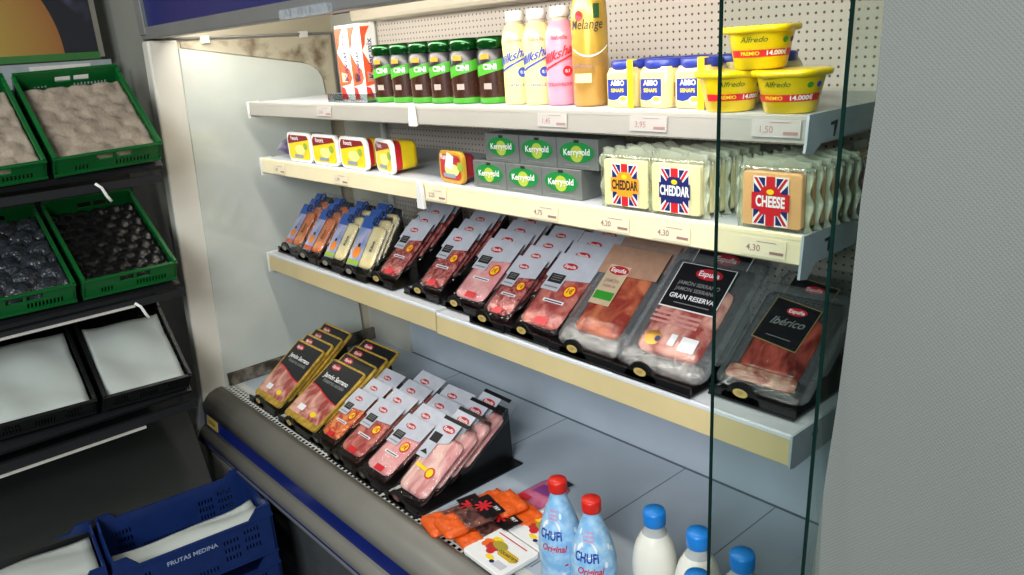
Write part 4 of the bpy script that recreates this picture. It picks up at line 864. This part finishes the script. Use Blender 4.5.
def place_crate(mm, name, label, group, FR, FL, BR, H_, front=None, post=.006):
    FRv, FLv, BRv = map(Vector, (FR, FL, BR)); W_ = (FRv-FLv).length-.006; D_ = (BRv-FRv).length
    t = crate(W_, D_, H_, mm, name, label, group, front or front_slots(W_, H_), post=post)
    x = (FRv-FLv).normalized(); y = (BRv-FRv); y = (y-x*y.dot(x)).normalized(); z = x.cross(y)
    org = FLv - z*H_ + x*.003
    t.matrix_world = Matrix(((x.x, y.x, z.x, org.x), (x.y, y.y, z.y, org.y), (x.z, y.z, z.z, org.z), (0, 0, 0, 1)))
    return t.matrix_world.copy(), W_, D_
BEI = mat('beige_liner', '#a09280', .75, c2='#857869', vscale=25, lo=.4, hi=.62, bump=.3)
BLL = mat('black_liner', '#08080a', .3, var=.3, vscale=40, bump=.35, bscale=70, coat=.15)
DBL = mat('dark_wrapped_liner', '#1b1e22', .3, c2='#34393f', vscale=50, stretch=(1, 1, 1), bump=.9, bscale=70)
def liner(M, W_, D_, H_, mm, label, bump, cell, fill=.8):
    nu, nv = 44, 56; a = .006
    def hf(u, v):
        x, y = u*W_, v*D_; row = int(y/(cell*.87)); ox = (row % 2)*cell/2
        best = 9
        for r in (row-1, row, row+1):
            cx0 = (r % 2)*cell/2; cy = (r+.5)*cell*.87; cx = round((x-cx0)/cell)*cell+cx0; best = min(best, math.hypot(x-cx, y-cy))
        return H_*fill-.006+bump*math.sqrt(max(0, 1-(best/(cell*.55))**2))+.002*noise.noise(Vector((x*40, y*40, 1)))
    e = .007
    m = MB(); m.slab(nu, nv, lambda u, v: (e+u*(W_-2*e), e+v*(D_-2*e-.022), hf(u, v)), lambda u, v: (e+u*(W_-2*e), e+v*(D_-2*e-.022), .005), mm)
    o = m.build('moulded_liner'); o.matrix_world = M; tag(o, label, 'crate liner', 'moulded liners in the produce crates')
def paper(M, W_, D_, z, label, mm, x0=.012, x1=None, y0=.006, y1=None, curl=.0):
    x1 = x1 or W_-.012; y1 = y1 or D_-.012
    def h(u, v): return z+.004*noise.noise(Vector((u*3+x0*90, v*4, z*50)))+curl*max(0, u-.6)**2*4+.007*abs(math.sin(v*5+u*2.5))+.004*math.sin(u*9+v*3)
    m = MB().slab(14, 18, lambda u, v: (x0+u*(x1-x0), y0+v*(y1-y0), h(u, v)+.001), lambda u, v: (x0+u*(x1-x0), y0+v*(y1-y0), h(u, v)), mm)
    o = m.build('paper_sheet'); o.matrix_world = M; tag(o, label, 'paper', 'white paper sheets lining the crates')
PW = mat('white_sheet', '#b6bdb6', .8, var=.03, vscale=6)
GG = 'produce crates on the stand'
# tier 1
M, w1, d1 = place_crate(GRN, 'produce_crate', 'green slotted crate with a beige bumpy liner, top row next to the case', GG, (-2.20, .685, 1.307), (-2.20, .422, 1.300), (-2.434, .685, 1.504), .062); liner(M, w1, d1, .062, BEI, 'beige bumpy moulded liner in the top row crate next to the case', .007, .060, .68)
M, w1, d1 = place_crate(GRN, 'produce_crate', 'green slotted crate at the top left, cut by the picture edge', GG, (-2.20, .408, 1.300), (-2.20, .145, 1.292), (-2.434, .408, 1.500), .062); liner(M, w1, d1, .062, BEI, 'beige bumpy liner in the crate at the top left edge', .007, .060, .68)
# tier 2
M, w1, d1 = place_crate(GRN, 'produce_crate', 'green slotted crate with a glossy black liner, second row next to the case', GG, (-2.20, .662, .984), (-2.20, .420, .986), (-2.50, .662, 1.150), .062); liner(M, w1, d1, .062, BLL, 'glossy black moulded liner in the second row crate next to the case', .012, .045, .66)
M, w1, d1 = place_crate(GRN, 'produce_crate', 'green slotted crate with a dark wrinkled liner, second row at the left edge', GG, (-2.20, .406, .986), (-2.20, .150, .990), (-2.50, .406, 1.150), .062); liner(M, w1, d1, .062, DBL, 'dark grey wrinkled liner with large cups at the left edge', .022, .066, .72)
# tier 3
bs = lambda W_, H_: slots(W_*.12, 6, W_*.03, W_*.014, H_*.2, H_*.42)+slots(W_*.14, 5, W_*.03, W_*.014, H_*.5, H_*.68)+slots(W_*.42, 7, W_*.03, W_*.014, H_*.22, H_*.6)+slots(W_*.72, 5, W_*.03, W_*.014, H_*.2, H_*.42)+slots(W_*.74, 5, W_*.03, W_*.014, H_*.5, H_*.7)
M, w1, d1 = place_crate(BKC, 'produce_crate', 'black slotted crate lined with white paper, third row next to the case', GG, (-2.20, .640, .653), (-2.20, .404, .665), (-2.415, .640, .825), .066, bs(.23, .066)); paper(M, w1, d1, .048, 'white paper sheet in the black crate next to the case', PW, y0=.004, y1=d1-.035, curl=.004)
M, w1, d1 = place_crate(BKC, 'produce_crate', 'black slotted crate lined with white paper at the left edge, third row', GG, (-2.20, .390, .666), (-2.20, .140, .678), (-2.415, .390, .835), .066, bs(.24, .066)); paper(M, w1, d1, .052, 'white paper sheet in the black crate at the left edge', PW, y0=.004, y1=d1-.03)
# stand
st = thing('produce_stand', 'dark tiered produce stand holding the green and black crates', 'display stand', (-2.4, .4, 0)); inv = Matrix.Translation((2.4, -.4, 0))
SDK = mat('stand_black', '#15171a', .45, var=.1, vscale=6)
def spart(m, name, bevel=0, label=None):
    m.v = [tuple(inv @ Vector(v)) for v in m.v]; o = m.build(name, st, bevel)
    if label: o['label'] = label
    return o
def board(fx, fz, bx, bz, th, y0, y1, mm, drop=.068, name='tier_board'):
    n = Vector((bx-fx, 0, bz-fz)).normalized(); up = Vector((-n.z*-1, 0, -n.x)) 
    up = Vector((n.z, 0, -n.x)); up = up if up.z > 0 else -up
    a = Vector((fx, 0, fz))-up*drop; b2 = Vector((bx, 0, bz))-up*drop
    m = MB().prism([(a.x, a.z), (b2.x, b2.z), (b2.x-up.x*th, b2.z-up.z*th), (a.x-up.x*th, a.z-up.z*th)], 'y', y0, y1, mm); spart(m, name)
board(-2.195, 1.302, -2.46, 1.525, .014, -.25, .69, SDK, .078); board(-2.195, .982, -2.54, 1.172, .014, -.25, .668, SDK, .078); board(-2.195, .652, -2.50, .892, .014, -.25, .645, SDK, .082)
spart(MB().prism([(-2.60, .30), (-2.62, 1.40), (-2.65, 1.40), (-2.63, .30)], 'y', -.25, .70, SDK), 'back_board')
spart(MB().box(-2.215, -2.198, -.25, .665, 1.205, 1.226, SDK), 'tier_lip'); spart(MB().box(-2.215, -2.198, -.25, .665, .886, .906, SDK), 'tier_lip'); spart(MB().box(-2.215, -2.198, -.25, .64, .552, .575, SDK), 'tier_lip')
ALU = mat('bright_strip', '#d8d4cc', .25, metal=.3)
for y1, z, l in ((.53, .893, 'bright metal price strip'), (.49, .548, 'bright metal price strip')):
    spart(MB().box(-2.196, -2.190, -.25, y1, z-.004, z+.002, ALU), 'price_strip', 0, l)
for (y, z) in ((.50, 1.228), (.53, .90)):
    pts = [(-2.188, y, z), (-2.185, y+.012, z-.012), (-2.184, y+.02, z-.035), (-2.186, y+.028, z-.05)]
    spart(MB().tube(pts, .004, WH, 6), 'white_hook')
# empty dark lower tier
DKS = mat('lower_tier', '#1d211e', .55, var=.08, vscale=4)
m_ = MB(); m_.poly([(-2.18, .632, .285), (-2.18, -.25, .36), (-2.58, -.25, .56), (-2.58, .70, .50)], DKS); m_.poly([(-2.18, .632, .285), (-2.18, -.25, .36), (-2.18, -.25, .30), (-2.18, .632, .24)], SDK)
m_.poly([(-2.18, .632, .285), (-2.58, .70, .50), (-2.58, .70, .24), (-2.18, .632, .24)], SDK); m_.poly([(-2.18, .632, .24), (-2.18, -.25, .30), (-2.58, -.25, .30), (-2.58, .70, .24)], SDK); spart(m_, 'lower_tier', 0, 'empty dark sloping lowest tier')
spart(MB().prism([(-2.24, 0), (-2.24, .24), (-2.62, .45), (-2.62, 0)], 'y', -.25, .60, SDK), 'plinth')
# band above top crates and poster
m_ = MB().box(-2.66, -2.63, -.3, .72, 1.40, 1.53, mat('stand_band', '#8c9494', .5)); m_.box(-2.63, -2.626, .50, .66, 1.48, 1.522, mat('band_card', '#c9c3bb', .6)); spart(m_, 'header_band')
PO = bpy.data.materials.new('fruit_poster'); PO.use_nodes = True; nt = PO.node_tree; b = nt.nodes['Principled BSDF']; b.inputs['Roughness'].default_value = .5
tc = nt.nodes.new('ShaderNodeTexCoord'); vd = nt.nodes.new('ShaderNodeVectorMath'); vd.operation = 'DISTANCE'; vd.inputs[1].default_value = (0, -.20, -.19)
nt.links.new(tc.outputs['Object'], vd.inputs[0])
ns = nt.nodes.new('ShaderNodeTexNoise'); ns.inputs['Scale'].default_value = 9; nt.links.new(tc.outputs['Object'], ns.inputs['Vector'])
rp = nt.nodes.new('ShaderNodeValToRGB'); rp.color_ramp.elements[0].color = hexc('#17181f'); rp.color_ramp.elements[1].color = hexc('#4a4560'); rp.color_ramp.elements[0].position = .55; rp.color_ramp.elements[1].position = .72; nt.links.new(ns.outputs[0], rp.inputs[0])
r2 = nt.nodes.new('ShaderNodeValToRGB'); r2.color_ramp.elements[0].color = hexc('#a89a3e'); r2.color_ramp.elements[1].color = hexc('#8f5c2c'); r2.color_ramp.elements[0].position = .05; r2.color_ramp.elements[1].position = .36; nt.links.new(vd.outputs['Value'], r2.inputs[0])
lt = nt.nodes.new('ShaderNodeMath'); lt.operation = 'LESS_THAN'; lt.inputs[1].default_value = .36; nt.links.new(vd.outputs['Value'], lt.inputs[0])
mx = nt.nodes.new('ShaderNodeMix'); mx.data_type = 'RGBA'; nt.links.new(lt.outputs[0], mx.inputs['Factor']); nt.links.new(rp.outputs[0], mx.inputs['A']); nt.links.new(r2.outputs[0], mx.inputs['B']); nt.links.new(mx.outputs['Result'], b.inputs['Base Color'])
t = thing('fruit_poster', 'framed poster of a big yellow fruit on a dark ground above the crates', 'poster', (-2.72, .46, 1.75))
MB().box(-.006, 0, -.75, .255, -.195, .5, PO).build('poster_sheet', t)
m_ = MB().box(-.01, .008, .255, .268, -.21, .5, mat('poster_frame', '#7a7468', .4)); m_.box(-.01, .008, -.75, .255, -.215, -.195, mat('poster_frame_green', '#2f6a2c', .5)); m_.build('frame', t)

# ------------------------------------------------------------------ blue crates on the floor
def blue_crate(FLp, FRp, BLp, zt, H_, label, lab2, writing=True):
    # local: x runs along the near long side (FL->FR), y goes to the far side
    FLv, FRv, BLv = Vector(FLp), Vector(FRp), Vector(BLp); L_ = (FRv-FLv).length; D_ = (BLv-FLv).length
    fs = []
    for r0 in range(3): fs += slots(L_*.10, 5, L_*.022, L_*.011, H_*(.22+r0*.2), H_*(.34+r0*.2)); fs += slots(L_*.66, 5, L_*.022, L_*.011, H_*(.22+r0*.2), H_*(.34+r0*.2)); fs += slots(L_*.80, 5, L_*.022, L_*.011, H_*(.30+r0*.2), H_*(.42+r0*.2))
    fs += slots(L_*.26, 16, L_*.022, L_*.011, H_*.10, H_*.22)
    t = crate(L_, D_, H_*.80, BLC, 'blue_crate', label, 'blue crates on the floor', [(a, b2, c*.8, d*.8) for a, b2, c, d in fs], post=0, cat='crate')
    for sx in (0, L_):
        m = MB(); s_ = 1 if sx == 0 else -1
        for y0, y1 in ((-.002, .006), (D_-.006, D_+.002)): m.prism([(sx, H_*.8), (sx, H_), (sx+s_*.035, H_), (sx+s_*.06, H_*.8)], 'y', y0, y1, BLC)
        m.prism([(0, H_*.78), (0, H_), (.03, H_), (.06, H_*.9), (D_-.06, H_*.9), (D_-.03, H_), (D_, H_), (D_, H_*.78)], 'x', min(sx, sx+s_*.006), max(sx, sx+s_*.006), BLC)
        m.build('raised_end', t)
    m = MB(); m.text('FRUTAS MEDINA', .017, lambda x, y: (L_*.46+x, -.0046, H_*.60+y), mat('crate_lettering', '#9aa7c4', .6), bold=.02); m.build('lettering', t)
    x = (FRv-FLv).normalized(); y = (BLv-FLv); y = (y-x*y.dot(x)).normalized(); z = x.cross(y); z = z if z.z > 0 else -z
    M = Matrix(((x.x, y.x, z.x, FLv.x), (x.y, y.y, z.y, FLv.y), (x.z, y.z, z.z, zt-H_), (0, 0, 0, 1))); t.matrix_world = M
    return t, M, L_, D_
t, M, L_, D_ = blue_crate((-1.930, .285, 0), (-1.890, .680, 0), (-2.185, .305, 0), .345, .15, 'blue slotted crate beside the bumper, top of its stack', '')
paper(M, L_, D_, .070, 'white paper sheet in the blue crate beside the bumper', PW, y0=.02, y1=D_*.62, curl=.03)
M2 = M.copy(); M2.translation.z -= .152
t2 = dup(t, (0, 0, 0), (0, 0, 0), 'blue crate underneath the one beside the bumper'); t2.matrix_world = M2
t3 = dup(t, (0, 0, 0), (0, 0, 0), 'blue slotted crate at the bottom left corner'); M3 = M.copy(); M3.translation = M.translation - (M.to_3x3() @ Vector((L_+.012, 0, 0))); t3.matrix_world = M3
paper(M3, L_, D_, .11, 'white paper sheet in the blue crate at the bottom left corner', PW, y0=.02, y1=D_*.9)
M4 = M3.copy(); M4.translation.z -= .152
t4 = dup(t, (0, 0, 0), (0, 0, 0), 'blue crate underneath the one at the bottom left corner'); t4.matrix_world = M4
# posts standing on the floor
for (MM, lab) in ((M2, 'grey pallet block under the blue crates beside the bumper'), (M4, 'grey pallet block under the blue crates at the bottom left')):
    hgt = MM.translation.z
    if hgt > .01:
        m = MB(); m.box(.01, L_-.01, .01, D_-.01, -hgt, -.0005, mat('pallet_grey', '#3b3d40', .6)); o_ = m.build('crate_plinth'); o_.matrix_world = MM; tag(o_, lab, 'pallet')
